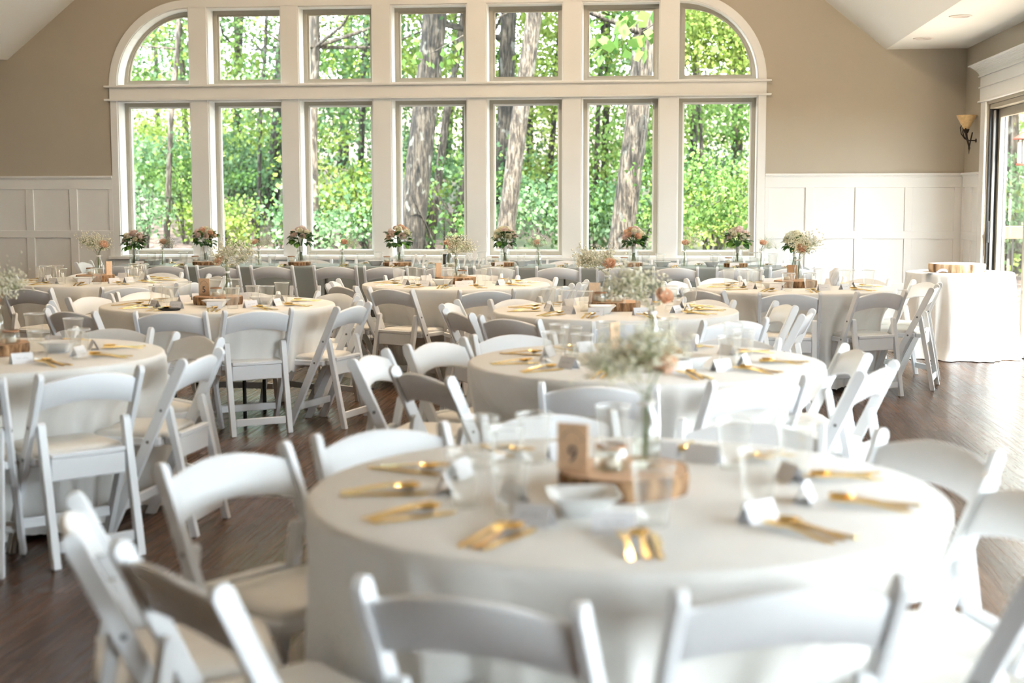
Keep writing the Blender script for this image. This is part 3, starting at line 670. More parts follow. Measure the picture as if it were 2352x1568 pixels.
def tent_mesh():
    w, d, h = .046, .022, .046; t = .0007
    return G().add([(-w, -d, 0), (w, -d, 0), (w, 0, h), (-w, 0, h)], [(0, 1, 2, 3)]).add([(-w, d, 0), (w, d, 0), (w, 0, h), (-w, 0, h)], [(3, 2, 1, 0)]).add([(-w, -d + .0012, 0), (w, -d + .0012, 0), (w, 0, h - .002), (-w, 0, h - .002)], [(3, 2, 1, 0)]).add([(-w, d - .0012, 0), (w, d - .0012, 0), (w, 0, h - .002), (-w, 0, h - .002)], [(0, 1, 2, 3)]).mesh('tent_card', 'paper', recalc=False)
TENT = tent_mesh()
def scribble(seed):
    rs = random.Random(seed); g = G(); x = -.026; pts = []
    while x < .026:
        gap = (-.004 < x < 0)
        if not gap: pts.append((x, rs.uniform(-.0035, .0035)))
        x += .0022
    v = []
    for (a, b), (c, d) in zip(pts[:-1], pts[1:]):
        if c - a > .004: continue
        n = len(g.v); g.add([(a, b, 0), (c, d, 0), (c, d + .0012, 0), (a, b + .0012, 0)], [(0, 1, 2, 3)])
    return g.mesh('handwriting', 'ink', recalc=False)
SCR = [scribble(q) for q in range(5)]
TILT = math.atan2(.046, .022)
def cutlery(x, y, z, deg, where, grp):
    # deg: direction from the setting towards the table centre
    for nm, me, off in (('fork', FORK, -.030), ('spoon', SPOON, .003), ('knife', KNIFE, .031)):
        a = R(deg + U(-5, 5)); off += U(-.002, .002); s_ = U(-.012, .012)
        dx, dy = math.cos(a), math.sin(a)
        o = ob(nm, me, None, (x - dy * off * -1 + dx * s_, y + dx * off * -1 + dy * s_, z + .0004 + (.004 if nm == 'spoon' else 0)), a - math.pi / 2)
        tag(o, 'gold plastic %s at %s' % (nm, where), nm, grp)
cup_n = [0]
def cup(x, y, z, label, grp='clear plastic cups'):
    c = ob('plastic_cup', None, None, (x, y, z), U(0, 6)); tag(c, label, 'cup', grp); w_ = ob('cup_wall', CUPW, c); ob('rim', CUPR, c); s_ = U(1.04, 1.13); c.scale = (s_, s_, s_)
def name_card(x, y, z, deg, label):
    c = ob('place_card', None, None, (x, y, z), R(deg + 90)); tag(c, label, 'place card', 'folded name cards'); ob('folded_card', TENT, c)
    ob('handwriting', random.choice(SCR), c, (0, -.0118, .0228), rot=(TILT, 0, 0))
SET = {'A': [161, 190, 216, 245, 275, 314, 347, 19, 50, 72, 125], 'B': [160, 197, 224, 256, 290, 322, 355, 34, 65, 100, 130], 'C': [168, 197, 231, 257, 292, 330, 357, 25, 65, 100, 135],
       'D': [154, 186, 215, 245, 278, 321, 7, 45, 80, 115], 'E': [176, 210, 244, 268, 295, 333, 13, 50, 90, 130], 'F': [196, 224, 250, 284, 316, 346, 28, 83, 120, 155],
       'G': [321, 354, 30, 75, 285], 'H': [175, 208, 245, 280, 312, 340, 10, 45, 80, 120]}
# cup positions read off the photograph: (angle, radius)
CUPS = {'A': [(240, .37), (216, .42), (159, .32), (127, .41), (281, .38), (333, .35), (148, .45), (47, .44), (30, .50), (95, .5)],
        'B': [(218, .33), (203, .45), (153, .37), (322, .42), (358, .45), (40, .55), (80, .6), (110, .45), (138, .5), (270, .42)],
        'C': [(187, .42), (200, .31), (222, .24), (306, .29), (357, .34), (110, .55), (46, .5), (5, .47), (80, .45), (150, .45)],
        'D': [(180, .43), (250, .48), (279, .45), (352, .37), (125, .5), (170, .52), (190, .30), (20, .45), (5, .55), (60, .4)],
        'E': [(190, .47), (206, .29), (270, .45), (308, .40), (6, .33), (355, .43), (170, .38), (60, .45), (120, .4), (90, .5)],
        'F': [(211, .41), (236, .38), (141, .41), (287, .41), (321, .46), (84, .5), (16, .42), (5, .30), (110, .45), (165, .4)],
        'G': [(350, .51), (325, .47), (96, .6), (60, .45)], 'H': [(211, .46), (257, .46), (187, .44), (290, .46), (318, .5), (200, .3), (350, .42), (30, .4), (70, .45)]}
BOWLS = {'A': [(-.085, -.27, 10)], 'B': [(.18, -.23, 40)], 'C': [(-.07, -.275, 5)], 'D': [(-.19, -.215, 20)], 'E': [(-.07, -.275, 5)], 'F': [(.07, -.275, 4), (.29, .03, 8)], 'G': [(.27, .12, 8)], 'H': [(.02, -.28, 3)]}
for k in 'ABCDEFGH':
    cx, cy = TAB[k]; z = TZ + .0008
    occ = [(0, 0, .185)] + [(bx, by, .105) for bx, by, _ in BOWLS[k]]
    if k == 'F': occ.append((-.14, -.56, .085))
    if k == 'D': occ.append((.33, .22, .06))
    used = set(); cups_here = []
    def clear(px, py, rr): return all(math.hypot(px - ox, py - oy) > rr + orr for ox, oy, orr in occ)
    def line_clear(a, r): return r < .425 or all(abs((a - q + 180) % 360 - 180) * math.pi / 180 * r > .095 for q in SET[k])
    for a, r in CUPS[k]:
        best = None
        for da in (0, 4, -4, 8, -8, 12, -12, 17, -17, 23, -23, 30, -30):
            for dr in (0, -.03, .03, -.06, .06, -.1, .1, .14):
                rr = r + dr; px, py = rr * math.cos(R(a + da)), rr * math.sin(R(a + da))
                if .2 < rr < .66 and clear(px, py, .052) and line_clear(a + da, rr) and (best is None or abs(da) * .007 + abs(dr) < best[0]): best = (abs(da) * .007 + abs(dr), px, py, a + da)
        if best is None: continue
        _, px, py, aa = best; occ.append((px, py, .052)); cups_here.append(aa)
        cl_ = clock(aa); extra = 'clear plastic' if cl_ not in used else 'inner clear'
        if extra == 'inner clear' and ('i', cl_) in used: extra = 'innermost clear'
        used.add(('i', cl_) if cl_ in used else cl_)
        cup(cx + px, cy + py, z, "%s cup towards the %s side on %s" % (extra, cl_, TNAME[k]))
    for a in SET[k]:
        a0 = R(a); r = .585; wh = "the %s place of %s" % (clock(a), TNAME[k])
        cutlery(cx + r * math.cos(a0), cy + r * math.sin(a0), z, a + 180, wh, 'gold cutlery at round tables')
        best = None
        for da in (0, 3, -3, 6, -6, 9, -9, 12, -12, 15, -15):
            for r2 in (.435, .42, .45, .40, .46, .375, .35, .325, .30):
                px, py = r2 * math.cos(R(a + da)), r2 * math.sin(R(a + da)); c_ = abs(da) * .006 + abs(r2 - .435)
                if clear(px, py, .053) and (best is None or c_ < best[0]): best = (c_, px, py, a + da)
        if best is None: continue
        _, px, py, aa = best; occ.append((px, py, .053))
        name_card(cx + px, cy + py, z, aa, 'white name card at ' + wh)

# ------------------------------------------------------------ wood slices, cards, jars, bowls, vases
def slice_mesh(r, h, seed):
    rs = random.Random(seed); N = 40; p = [(rs.randint(2, 3), rs.uniform(0, 6), .035), (rs.randint(4, 6), rs.uniform(0, 6), .025), (rs.randint(9, 13), rs.uniform(0, 6), .012)]
    rr = [r * (1 + sum(w * math.sin(n * 2 * math.pi * k / N + q) for n, q, w in p)) for k in range(N)]
    g = G(); 
    for z, f in ((.0, .97), (h * .3, .99), (h * .8, 1.0), (h, .985), (h, .95)):
        for k in range(N): t = 2 * math.pi * k / N; g.v.append((rr[k] * f * math.cos(t), rr[k] * f * math.sin(t), z))
    for i in range(4):
        for k in range(N): j = (k + 1) % N; g.f.append((i * N + k, i * N + j, (i + 1) * N + j, (i + 1) * N + k)); g.sm.append(False)
    g.f.append(tuple(reversed(range(N)))); g.sm.append(False)
    top = G(); 
    for k in range(N): t = 2 * math.pi * k / N; top.v.append((rr[k] * .952 * math.cos(t), rr[k] * .952 * math.sin(t), h + .0006))
    for k in range(N): t = 2 * math.pi * k / N; top.v.append((rr[k] * .952 * math.cos(t), rr[k] * .952 * math.sin(t), h - .004))
    top.f.append(tuple(range(N))); top.sm.append(False)
    for k in range(N): j = (k + 1) % N; top.f.append((N + k, N + j, j, k)); top.sm.append(False)
    return g, top
def wood_slice(x, y, z, r, h, seed, label, light=False):
    s_ = ob('wood_slice', None, None, (x, y, z)); tag(s_, label, 'wood slice', 'rustic wood slices'); g, t = slice_mesh(r, h, seed)
    ob('bark_edge', g.mesh('bark_edge', 'bark_light' if light else 'bark'), s_); ob('cut_face', t.mesh('cut_face', 'wood_cut_pale' if light else 'wood_cut', recalc=False), s_); return s_
def text_mesh(txt, size, ext, mat, shear=0):
    cu = bpy.data.curves.new('lettering', 'FONT'); cu.body = txt; cu.size = size; cu.extrude = ext; cu.align_x = 'CENTER'; cu.shear = shear; cu.resolution_u = 3
    o = bpy.data.objects.new('lettering', cu); C.objects.link(o); dg = bpy.context.evaluated_depsgraph_get(); m = bpy.data.meshes.new_from_object(o.evaluated_get(dg))
    bpy.data.objects.remove(o); bpy.data.curves.remove(cu); m.materials.clear(); m.materials.append(MAT[mat]); return m
def arch_line():
    g = G(); n = 14; v = []
    for i in range(n + 1):
        t = math.pi * i / n
        for r in (.026, .0275): v.append((r * math.cos(t), .012 + r * math.sin(t), 0))
    return g.add(v, [(2 * i, 2 * i + 1, 2 * i + 3, 2 * i + 2) for i in range(n)]).mesh('arch_line', 'ink', recalc=False)
def number_card(x, y, z, deg, num, label):
    c = ob('number_card', None, None, (x, y, z), R(deg)); tag(c, label, 'number card', 'table number cards')
    ob('board', G().box(-.04, .04, -.003, .003, 0, .115).mesh('board', 'kraft', .0008), c)
    if num:
        ob('numeral', text_mesh(num, .058, .0003, 'ink'), c, (0, -.0036, .022), rot=(R(90), 0, 0))
        ob('arch_line', arch_line(), c, (0, -.0035, .060), rot=(R(90), 0, 0))
JARW = G().lathe([(.036, 0), (.042, .004), (.042, .045), (.036, .052), (.036, .060), (.034, .060), (.034, .052), (.039, .044), (.039, .006), (.0, .004)], 24, None, True, True, False).mesh('glass_wall', 'bottle_glass')
CAND = G().lathe([(.024, .006), (.024, .026), (.021, .028)], 18).mesh('candle', 'wax'); WICK = G().tube([(0, 0, .028), (0, .001, .036)], .001, 5).mesh('wick', 'ink')
TWIN = G().lathe([(.0365, .052), (.0385, .053), (.0385, .059), (.0365, .060)], 24, None, True, False, False).mesh('twine', 'copper_twine')
def votive(x, y, z, label):
    j = ob('votive_jar', None, None, (x, y, z)); tag(j, label, 'candle jar', 'glass votive jars'); ob('glass_wall', JARW, j); cd = ob('candle', CAND, j); ob('wick', WICK, cd); ob('twine', TWIN, j)
def sq(r, z, c=.3, n=5):
    out = []
    for q in range(4):
        for i in range(n):
            a = R(q * 90 + 90 * i / (n - 1)); sx = (1, -1, -1, 1)[q]; sy = (1, 1, -1, -1)[q]
            out.append((sx * r * (1 - c) + r * c * math.cos(a), sy * r * (1 - c) + r * c * math.sin(a), z))
    return out
def bowl_mesh():
    rows = [sq(.042, 0), sq(.045, .002), sq(.060, .03), sq(.078, .046), sq(.082, .0485), sq(.077, .0475), sq(.057, .031), sq(.043, .006)]
    n = 20; v = [p for r in rows for p in r]
    f = [(i * n + k, i * n + (k + 1) % n, (i + 1) * n + (k + 1) % n, (i + 1) * n + k) for i in range(7) for k in range(n)] + [tuple(reversed(range(n))), tuple(7 * n + k for k in range(n))]
    return G().add(v, f, True).mesh('bowl', 'ceramic', recalc=False)
BOWL = bowl_mesh()
def bowl(x, y, z, rz, label): tag(ob('serving_bowl', BOWL, None, (x, y, z), rz), label, 'bowl', 'white square bowls')
BOT = G().lathe([(.030, 0), (.034, .004), (.035, .010), (.035, .085), (.031, .105), (.020, .135), (.0165, .150), (.0165, .178), (.0195, .180), (.0195, .187), (.0165, .188), (.0145, .178), (.0145, .150), (.018, .134), (.029, .104), (.033, .085), (.033, .012), (0, .008)], 24, None, True, True, False).mesh('glass_wall', 'bottle_glass')
WAT = G().lathe([(.032, .010), (.032, .07), (.0, .0701)], 20, None, True, True, False).mesh('water', 'water')
TIE = G().lathe([(.0175, .150), (.0205, .152), (.0205, .162), (.0175, .164)], 16, None, True, False, False).tube([(.02, 0, .158), (.034, .008, .166), (.036, .02, .158), (.02, .004, .155)], .0012, 5).tube([(.02, 0, .158), (.032, -.012, .163), (.034, -.022, .15), (.02, -.004, .155)], .0012, 5).mesh('twine_bow', 'ribbon')
def bottle(x, y, z, label, s_=1.0):
    b = ob('bottle_vase', None, None, (x, y, z), U(0, 6)); tag(b, label, 'vase', 'glass bottle vases'); ob('glass_wall', BOT, b); ob('water', WAT, b); ob('twine_bow', TIE, b); b.scale = (s_, s_, s_)
def rose_geo(g, c, r, d, seed):
    # a rose bloom: nested cupped petals around direction d
    rs = random.Random(seed); d = Vector(d).normalized(); q = d.to_track_quat('Z', 'Y'); M = Matrix.Translation(c) @ q.to_matrix().to_4x4()
    for layer, (n, rad, op, h) in enumerate(((3, .28, .10, .95), (4, .48, .25, .95), (5, .72, .50, .85), (6, .95, .85, .62))):
        for k in range(n):
            a = 2 * math.pi * (k + rs.random() * .3) / n + layer * .7; w = 2.5 * rad * r * math.sin(math.pi / n) * 1.1 + .004
            vs = []
            for v in range(4):
                t = v / 3; z = r * (-.55 + t * (h + .50)); ro = rad * r * (.25 + .75 * math.sin(t * 1.57) ** .8) + op * r * .32 * t ** 3
                hw = w * (.45 + .75 * math.sin(.5 + t * 2.1)) * .62
                for u in (-1, -.33, .33, 1):
                    lat = hw * u; rr = ro - .22 * abs(u) ** 2 * ro; zz = z - .12 * r * u * u * t - (.10 * r * op if v == 3 else 0)
                    vs.append((rr * math.cos(a) - lat * math.sin(a), rr * math.sin(a) + lat * math.cos(a), zz))
            g.add(vs, [(i * 4 + j, i * 4 + j + 1, (i + 1) * 4 + j + 1, (i + 1) * 4 + j) for i in range(3) for j in range(3)], True, M)
    return g
def leaf_geo(g, base, d, L, w, seed=0):
    rs = random.Random(seed); d = Vector(d).normalized(); s_ = d.cross(Vector((rs.uniform(-.4, .4), rs.uniform(-.4, .4), 1))).normalized(); n = s_.cross(d)
    vs = []
    for t, ww, b in ((0, .05, 0), (.3, .8, .04), (.6, 1, .05), (.85, .55, 0), (1, .02, -.06)):
        p = Vector(base) + d * L * t + n * b * L
        vs += [p - s_ * w * ww * .5 + n * .15 * w * ww, p, p + s_ * w * ww * .5 + n * .15 * w * ww]
    g.add(vs, [(i * 3 + j, i * 3 + j + 1, (i + 1) * 3 + j + 1, (i + 1) * 3 + j) for i in range(4) for j in range(2)], True)
def rose_stem(x, y, z, h, lean, label, col='rose_peach', r=.03, seed=0):
    o = ob('rose', None, None, (x, y, z)); tag(o, label, 'rose', 'peach roses in bottle vases'); lx, ly = lean
    top = Vector((lx, ly, h)); g = G().tube([(-lx * .08, -ly * .08, .012), (lx * .02, ly * .02, .10), (lx * .15, ly * .15, .185), (lx * .6, ly * .6, h * .88), top], .0022, 6); ob('stem', g.mesh('stem', 'stem'), o)
    ob('bloom', rose_geo(G(), top + Vector((lx * .1, ly * .1, r * .4)), r, (lx * 1.2 - .01, ly * 1.2 - .02, h * .30), seed).mesh('bloom', col, recalc=False), o)
    g = G(); 
    for q in range(5): a = q * 1.256; leaf_geo(g, top - Vector((0, 0, .002)), (math.cos(a), math.sin(a), -.25), r * .9, .008, q)
    ob('sepals', g.mesh('sepals', 'stem', recalc=False), o)
def gyp(x, y, z, h, spread, n, label, lean=(0, 0), seed=0, pr=.0042):
    rs = random.Random(seed); o = ob('babys_breath_spray', None, None, (x, y, z)); tag(o, label, 'baby breath', 'sprays of white baby breath')
    g = G(); f = G(); 
    for b in range(7):
        a = rs.uniform(0, 6.28); q = rs.uniform(.25, 1); ex = lean[0] * rs.uniform(.6, 1.1) + spread * q * .55 * math.cos(a); ey = lean[1] + spread * q * .55 * math.sin(a); eh = h * rs.uniform(.60, .86)
        e = Vector((ex, ey, eh)); m = Vector((ex * .25, ey * .25, .19)); g.tube([(rs.uniform(-.01, .01), rs.uniform(-.01, .01), .015), (m.x * .4, m.y * .4, .17), m, e], [.0011, .0011, .001, .0008], 4, False)
        for _ in range(n // 7):
            c = e + Vector((rs.gauss(0, .30), rs.gauss(0, .30), rs.gauss(.06, .26))) * spread * .62
            if c.z < .20: c.z = .20 + rs.random() * .05
            if rs.random() < .6: g.tube([e + (c - e) * .1 - Vector((0, 0, .02)), c], .0005, 3, False)
            r = pr * rs.uniform(.6, 1.25)
            vv = [(r, 0, 0), (-r, 0, 0), (0, r, 0), (0, -r, 0), (0, 0, r), (0, 0, -r)]
            f.add([(c.x + p[0], c.y + p[1], c.z + p[2]) for p in vv], [(0, 2, 4), (2, 1, 4), (1, 3, 4), (3, 0, 4), (2, 0, 5), (1, 2, 5), (3, 1, 5), (0, 3, 5)], True)
    ob('stems', g.mesh('stems', 'gyp_stem', recalc=False), o); bo = ob('blossoms', f.mesh('blossoms', 'gyp_white', recalc=False), o); bo['kind'] = 'stuff'

SLH = .052
CEN = {  # per table: number card (dx,dy,deg,num), vase (dx,dy), votives, bowls, rose lean, breath lean
 'A': dict(card=(-.12, -.05, -20, '9'), vase=(.055, .02), rose=(.03, .045, .235), gl=(-.05, 0), jars=[(-.03, -.02)]),
 'B': dict(card=(-.13, -.03, 62, None), vase=(.03, -.02), rose=(.045, -.02, .215), gl=(-.06, 0), jars=[(.06, .05)]),
 'C': dict(card=(-.13, .0, 30, None), vase=(-.05, .03), rose=(.01, -.03, .22), gl=(-.08, 0), jars=[(-.09, -.04), (.02, -.05)]),
 'D': dict(card=(-.02, .09, 0, None), vase=(.02, -.02), rose=(.01, -.03, .235), gl=(.05, 0), jars=[(-.07, -.03)]),
 'E': dict(card=(-.14, -.03, 70, None), vase=(.0, .0), rose=(-.02, -.02, .24), gl=(.06, 0), jars=[(.06, -.06)]),
 'F': dict(card=(-.10, .01, -12, '5'), vase=(.05, .03), rose=(-.035, -.03, .22), gl=(.05, 0), jars=[(.0, -.05)]),
 'G': dict(card=(-.11, .02, 0, None), vase=(.02, .02), rose=(.02, -.04, .20), gl=(.02, 0), jars=[(.11, -.03)]),
 'H': dict(card=(.13, -.02, 75, None), vase=(.02, .03), rose=(.05, -.02, .24), gl=(-.03, 0), jars=[(-.03, -.02)])}
for i, k in enumerate('ABCDEFGH'):
    cx, cy = TAB[k]; d = CEN[k]; z = TZ + .0008; zt = z + SLH + .001; nm = TNAME[k]
    wood_slice(cx, cy, z, .165, SLH, 200 + i, 'bark-edged wood slice in the middle of ' + nm)
    a, b, deg, num = d['card']; number_card(cx + a, cy + b, zt, deg, num, 'tan table number card on ' + nm)
    vx, vy = cx + d['vase'][0], cy + d['vase'][1]
    bottle(vx, vy, zt, 'clear glass bottle vase on ' + nm)
    rx, ry, rh = d['rose']; rose_stem(vx, vy, zt, rh, (rx, ry), 'peach rose in the bottle vase on ' + nm, seed=300 + i, r=.034)
    gyp(vx, vy, zt, .36, .19, 560, 'white baby breath spray in the bottle vase on ' + nm, d['gl'], 400 + i, .0063)
    for j, (jx, jy) in enumerate(d['jars']): votive(cx + jx, cy + jy, zt, '%sglass votive on the wood slice of %s' % ('' if len(d['jars']) == 1 else ['left ', 'right '][j], nm))
    for j, (bx, by, br) in enumerate(BOWLS[k]): bowl(cx + bx, cy + by, z, R(br), 'white square bowl %s of %s' % (['before the wood slice', 'right of the wood slice'][j], nm))
tag(ob('oval_dish', G().lathe([(.050, 0), (.068, .003), (.074, .012), (.071, .015), (.060, .011), (.0, .009)], 32, None, True, True, False).mesh('oval_dish', 'black_dish'), None, (TAB['F'][0] - .14, TAB['F'][1] - .56, TZ + .0008)), 'shallow black oval dish on the left table with the 5 card', 'dish').scale = (1, .7, 1)
g = G(); rs = random.Random(5)
for q in range(9):
    a = q * .7; pts = [(.02 * math.cos(a), .02 * math.sin(a), 0), (.035 * math.cos(a + .5), .03 * math.sin(a + .5), .05), (.03 * math.cos(a + 1.1), .03 * math.sin(a + 1.1), .10), (.012 * math.cos(a + 2) + .01, .012 * math.sin(a), .135)]
    g.tube(pts, [.012, .016, .018, .006], 6)
tag(ob('crumpled_napkin', g.mesh('crumpled_napkin', 'napkin'), None, (TAB['D'][0] + .33, TAB['D'][1] + .22, TZ + .001)), 'crumpled white napkin standing on the rear table beside the cake table', 'napkin')

# ------------------------------------------------------------ cake table things
CZ = .7665
wood_slice(CKX - .03, CKY - .02, CZ, .255, .075, 999, 'large pale wood slice on the small white table', True)
ck = ob('cake_server', None, None, (CKX - .27, CKY - .31, CZ), R(28)); tag(ck, 'shiny cake server lying beside the large pale wood slice', 'cake server')
ob('blade', G().prism([(-.16, 0), (-.13, .022), (-.05, .028), (-.02, .008), (0, .006), (0, -.006), (-.02, -.008), (-.05, -.028), (-.13, -.022)], .002, .004, 'z').mesh('blade', 'silver', .0008), ck)
ob('handle', G().tube([(0, 0, .006), (.03, 0, .02), (.06, 0, .028), (.10, 0, .026), (.125, 0, .012)], [.006, .010, .013, .013, .009], 10).mesh('handle', 'acrylic'), ck)

# ------------------------------------------------------------ long table things
JAR2 = G().lathe([(.045, 0), (.05, .005), (.052, .012), (.052, .125), (.046, .14), (.046, .155), (.044, .155), (.044, .14), (.049, .124), (.049, .014), (0, .010)], 24, None, True, True, False).mesh('glass_wall', 'bottle_glass')
WAT2 = G().lathe([(.048, .013), (.048, .075), (0, .0751)], 20, None, True, True, False).mesh('water', 'water')
def bouquet(x, y, z, seed, label, R0=.085, mix=('rose_blush', 'rose_cream', 'rose_blush'), leafw=1.0, dark=True):
    rs = random.Random(seed); o = ob('bouquet', None, None, (x, y, z)); tag(o, label, 'bouquet', 'bouquets on the long table')
    cz = .25; g = G()
    for q in range(9):
        a = rs.uniform(0, 6.28); r = .018 * rs.random(); g.tube([(1.6 * r * math.cos(a), 1.6 * r * math.sin(a), .016), (r * .4 * math.cos(a), r * .4 * math.sin(a), .13), (3.2 * r * math.cos(a + .5), 3.2 * r * math.sin(a + .5), cz)], .003, 5, False)
    ob('stems', g.mesh('stems', 'stem', recalc=False), o)
    ob('ribbon_wrap', G().lathe([(.017, .10), (.019, .12), (.019, .15), (.021, .165)], 14, None, True, False, False).mesh('ribbon_wrap', 'ribbon', recalc=False), o)
    for q in range(13):
        a = 2.4 * q; e = .15 + .85 * math.sqrt(q / 13); dr = Vector((e * math.cos(a), e * math.sin(a), 1.05 - 1.0 * e)).normalized()
        rr = rs.uniform(.023, .033); ob('bloom', rose_geo(G(), Vector((0, 0, cz)) + dr * R0 * .92, rr, dr, seed * 20 + q).mesh('bloom', mix[q % len(mix)], recalc=False), o)
    for m, cnt, s0 in (('leaf_dark', 44, 1), ('leaf_bright', 20, 2)):
        g = G()
        for q in range(cnt):
            a = rs.uniform(0, 6.28); el = rs.uniform(-.65, .75); dr = Vector((math.cos(a), math.sin(a), el)).normalized()
            leaf_geo(g, Vector((0, 0, cz - .02)) + dr * R0 * rs.uniform(.5, .82), dr + Vector((0, 0, rs.uniform(-.35, .15))), rs.uniform(.055, .09), rs.uniform(.042, .066) * leafw, rs.random())
        lo = ob('leaves', g.mesh('leaves', m, recalc=False), o)
    g = G()
    for q in range(40):
        a = rs.uniform(0, 6.28); dr = Vector((math.cos(a), math.sin(a), rs.uniform(-.1, 1))).normalized(); c = Vector((0, 0, cz)) + dr * R0 * rs.uniform(1.0, 1.25); r = .0045
        g.add([(c.x + p[0] * r, c.y + p[1] * r, c.z + p[2] * r) for p in ((1, 0, 0), (-1, 0, 0), (0, 1, 0), (0, -1, 0), (0, 0, 1), (0, 0, -1))], [(0, 2, 4), (2, 1, 4), (1, 3, 4), (3, 0, 4), (2, 0, 5), (1, 2, 5), (3, 1, 5), (0, 3, 5)], True)
    bo = ob('filler_buds', g.mesh('filler_buds', 'gyp_white', recalc=False), o); bo['kind'] = 'stuff'
def jar(x, y, z, label):
    b = ob('jar_vase', None, None, (x, y, z)); tag(b, label, 'vase', 'glass jar vases'); ob('glass_wall', JAR2, b); ob('water', WAT2, b)
HZ1 = HZ + .0018
BQ = [-5.55, -4.78, -3.75, -2.71, -1.61, -.29, .76, 1.33]
BMIX = [('rose_blush', 'rose_cream', 'rose_blush'), ('rose_cream', 'rose_blush', 'rose_peach'), ('rose_blush', 'rose_blush', 'rose_cream'), ('rose_peach', 'rose_blush', 'rose_cream'), ('rose_cream', 'rose_cream', 'rose_blush'), ('rose_blush', 'rose_peach', 'rose_cream'), ('rose_blush', 'rose_cream', 'rose_blush'), ('rose_cream', 'gyp_white', 'rose_cream')]
ORD8 = ['leftmost', 'second from left', 'third from left', 'fourth from left', 'fourth from right', 'third from right', 'second from right', 'rightmost']
for i, x in enumerate(BQ):
    zz = HZ1
    if i not in (0, 7):
        wood_slice(x, 14.55, zz, .115 if i != 3 else .15, .036, 600 + i, 'wood slice under the %s bouquet on the long table' % ORD8[i]); zz += .037
        votive(x - .075 if i != 3 else x - .105, 14.52, zz, 'glass votive beside the %s bouquet on the long table' % ORD8[i])
    jar(x + .02, 14.56, zz, 'glass jar vase holding the %s bouquet' % ORD8[i]); bouquet(x + .02, 14.56, zz + .002, 70 + i, '%s flower bouquet on the long table' % ORD8[i], .125 if i == 3 else .108, BMIX[i])
VX = [-5.17, -4.14, -3.26, -2.14, -1.23, .24, 1.0]
ORD7 = ['leftmost', 'second from left', 'third from left', 'middle', 'third from right', 'second from right', 'rightmost']
for i, x in enumerate(VX):
    y = 14.40 if i != 3 else 14.36
    bottle(x, y, HZ1, '%s bottle vase on the long table' % ORD7[i], 1.0); rs = random.Random(i)
    rose_stem(x, y, HZ1, .235, (rs.uniform(-.03, .03), -.02), '%s peach rose on the long table' % ORD7[i], seed=800 + i, r=.03)
    gyp(x, y, HZ1, .33, .15, 260, '%s baby breath spray on the long table' % ORD7[i], (rs.uniform(-.02, .09), 0), 900 + i)
k = 0
for side, ys, yc, ycard in ((0, HT0 + .10, HT0 + .24, HT0 + .20), (1, HT1 - .10, HT1 - .22, HT1 - .20)):
    xs = HEADX if side == 0 else [-5.2 + i * .70 for i in range(10)]
    for i, x in enumerate(xs):
        sd = ['near', 'window'][side]; who = '%s%s' % (OR[i] if i < len(xs) - 1 else 'rightmost', '' if i in (0, len(xs) - 1) else ' from left')
        wh = 'the %s place, %s side of the long table' % (who, sd)
        x_ = min(max(x, -5.55), 1.30)
        cutlery(x_, ys, HZ1, 90 if side == 0 else 270, wh, 'gold cutlery at the long table')
        def free(px, py, rr): return all(math.hypot(px - bx, py - 14.55) > rr + .16 for bx in BQ) and all(math.hypot(px - vx, py - 14.40) > rr + .05 for vx in VX)
        for dx in (.15, -.15, .2, -.2, .1, 0):
            if free(x_ + dx, yc, .05) and x_ + dx < 1.40: cup(x_ + dx, yc, HZ1, 'clear plastic cup at ' + wh); break
        if side == 0: name_card(x_ - .02, ycard + .01, HZ1, 90 + 180 + U(-8, 8), 'white folded name card at ' + wh)
for i, x in enumerate((-5.33, -4.47, -2.95, -1.42, .02, .52)): bowl(x, 14.60 if i != 3 else 14.66, HZ1, U(0, 1), '%s white square bowl on the long table' % ORD7[[0, 1, 2, 4, 5, 6][i]])
def letters(txt, x, label):
    o = ob('wooden_letters', text_mesh(txt, .19, .006, 'letters', .28), None, (x, 14.30, HZ1 + .006), rot=(R(90), 0, 0)); tag(o, label, 'letters')
    zmin = min(v.co.y for v in o.data.vertices); o.location.z = HZ1 - zmin
letters('Mr', -2.42, 'white wooden Mr letters on the long table'); letters('Mrs', -1.86, 'white wooden Mrs letters on the long table'); 
pf = ob('photo_frame', None, None, (-2.20, 14.62, HZ1), R(4)); tag(pf, 'small white framed photograph on the long table', 'photo frame')
ob('frame_border', G().box(-.05, .05, -.006, .006, 0, .13).mesh('frame_border', 'letters', .002), pf); ob('print', G().box(-.042, .042, -.0075, -.006, .012, .118).mesh('print', 'photo_print'), pf)

# ------------------------------------------------------------ outdoors: deck, ground, trees
def gz(x, y):
    t = max(0, y - 19); return -.45 + .115 * t + .0035 * max(0, -x - 1) * t ** .8 + .10 * math.sin(x * .7 + y * .4) * min(1, t / 4)
g = G(); NXX, NYY = 60, 50
for j in range(NYY + 1):
    for i in range(NXX + 1):
        x = -32 + 66 * i / NXX; y = YW + WT + .02 + 60 * (j / NYY) ** 1.2; g.v.append((x, y, gz(x, y)))
for j in range(NYY):
    for i in range(NXX): a = j * (NXX + 1) + i; g.f.append((a, a + 1, a + NXX + 2, a + NXX + 1)); g.sm.append(True)
tag(ob('ground', g.mesh('ground', 'forest_floor')), 'leaf-littered forest floor rising behind the building', 'ground', kind='structure')
tag(ob('ground', G().box(XR + .35, 34, -20, YW + WT, -.75, -.55).mesh('ground', 'forest_floor')), 'ground beside the deck right of the building', 'ground', kind='structure')
DKX0, DKX1 = XR + .23, XR + 2.6
dk = ob('deck', None); tag(dk, 'wooden deck outside the glass doors', 'deck', kind='structure')
nb = int((DKX1 - DKX0) / .14); bm_ = G().box(-.067, .067, -2.5, 16.2, -.06, -.025).mesh('deck_board', 'deck_floor', .003)
for q in range(nb): ob('deck_board', bm_, dk, (DKX0 + .07 + q * .14, 0, 0))
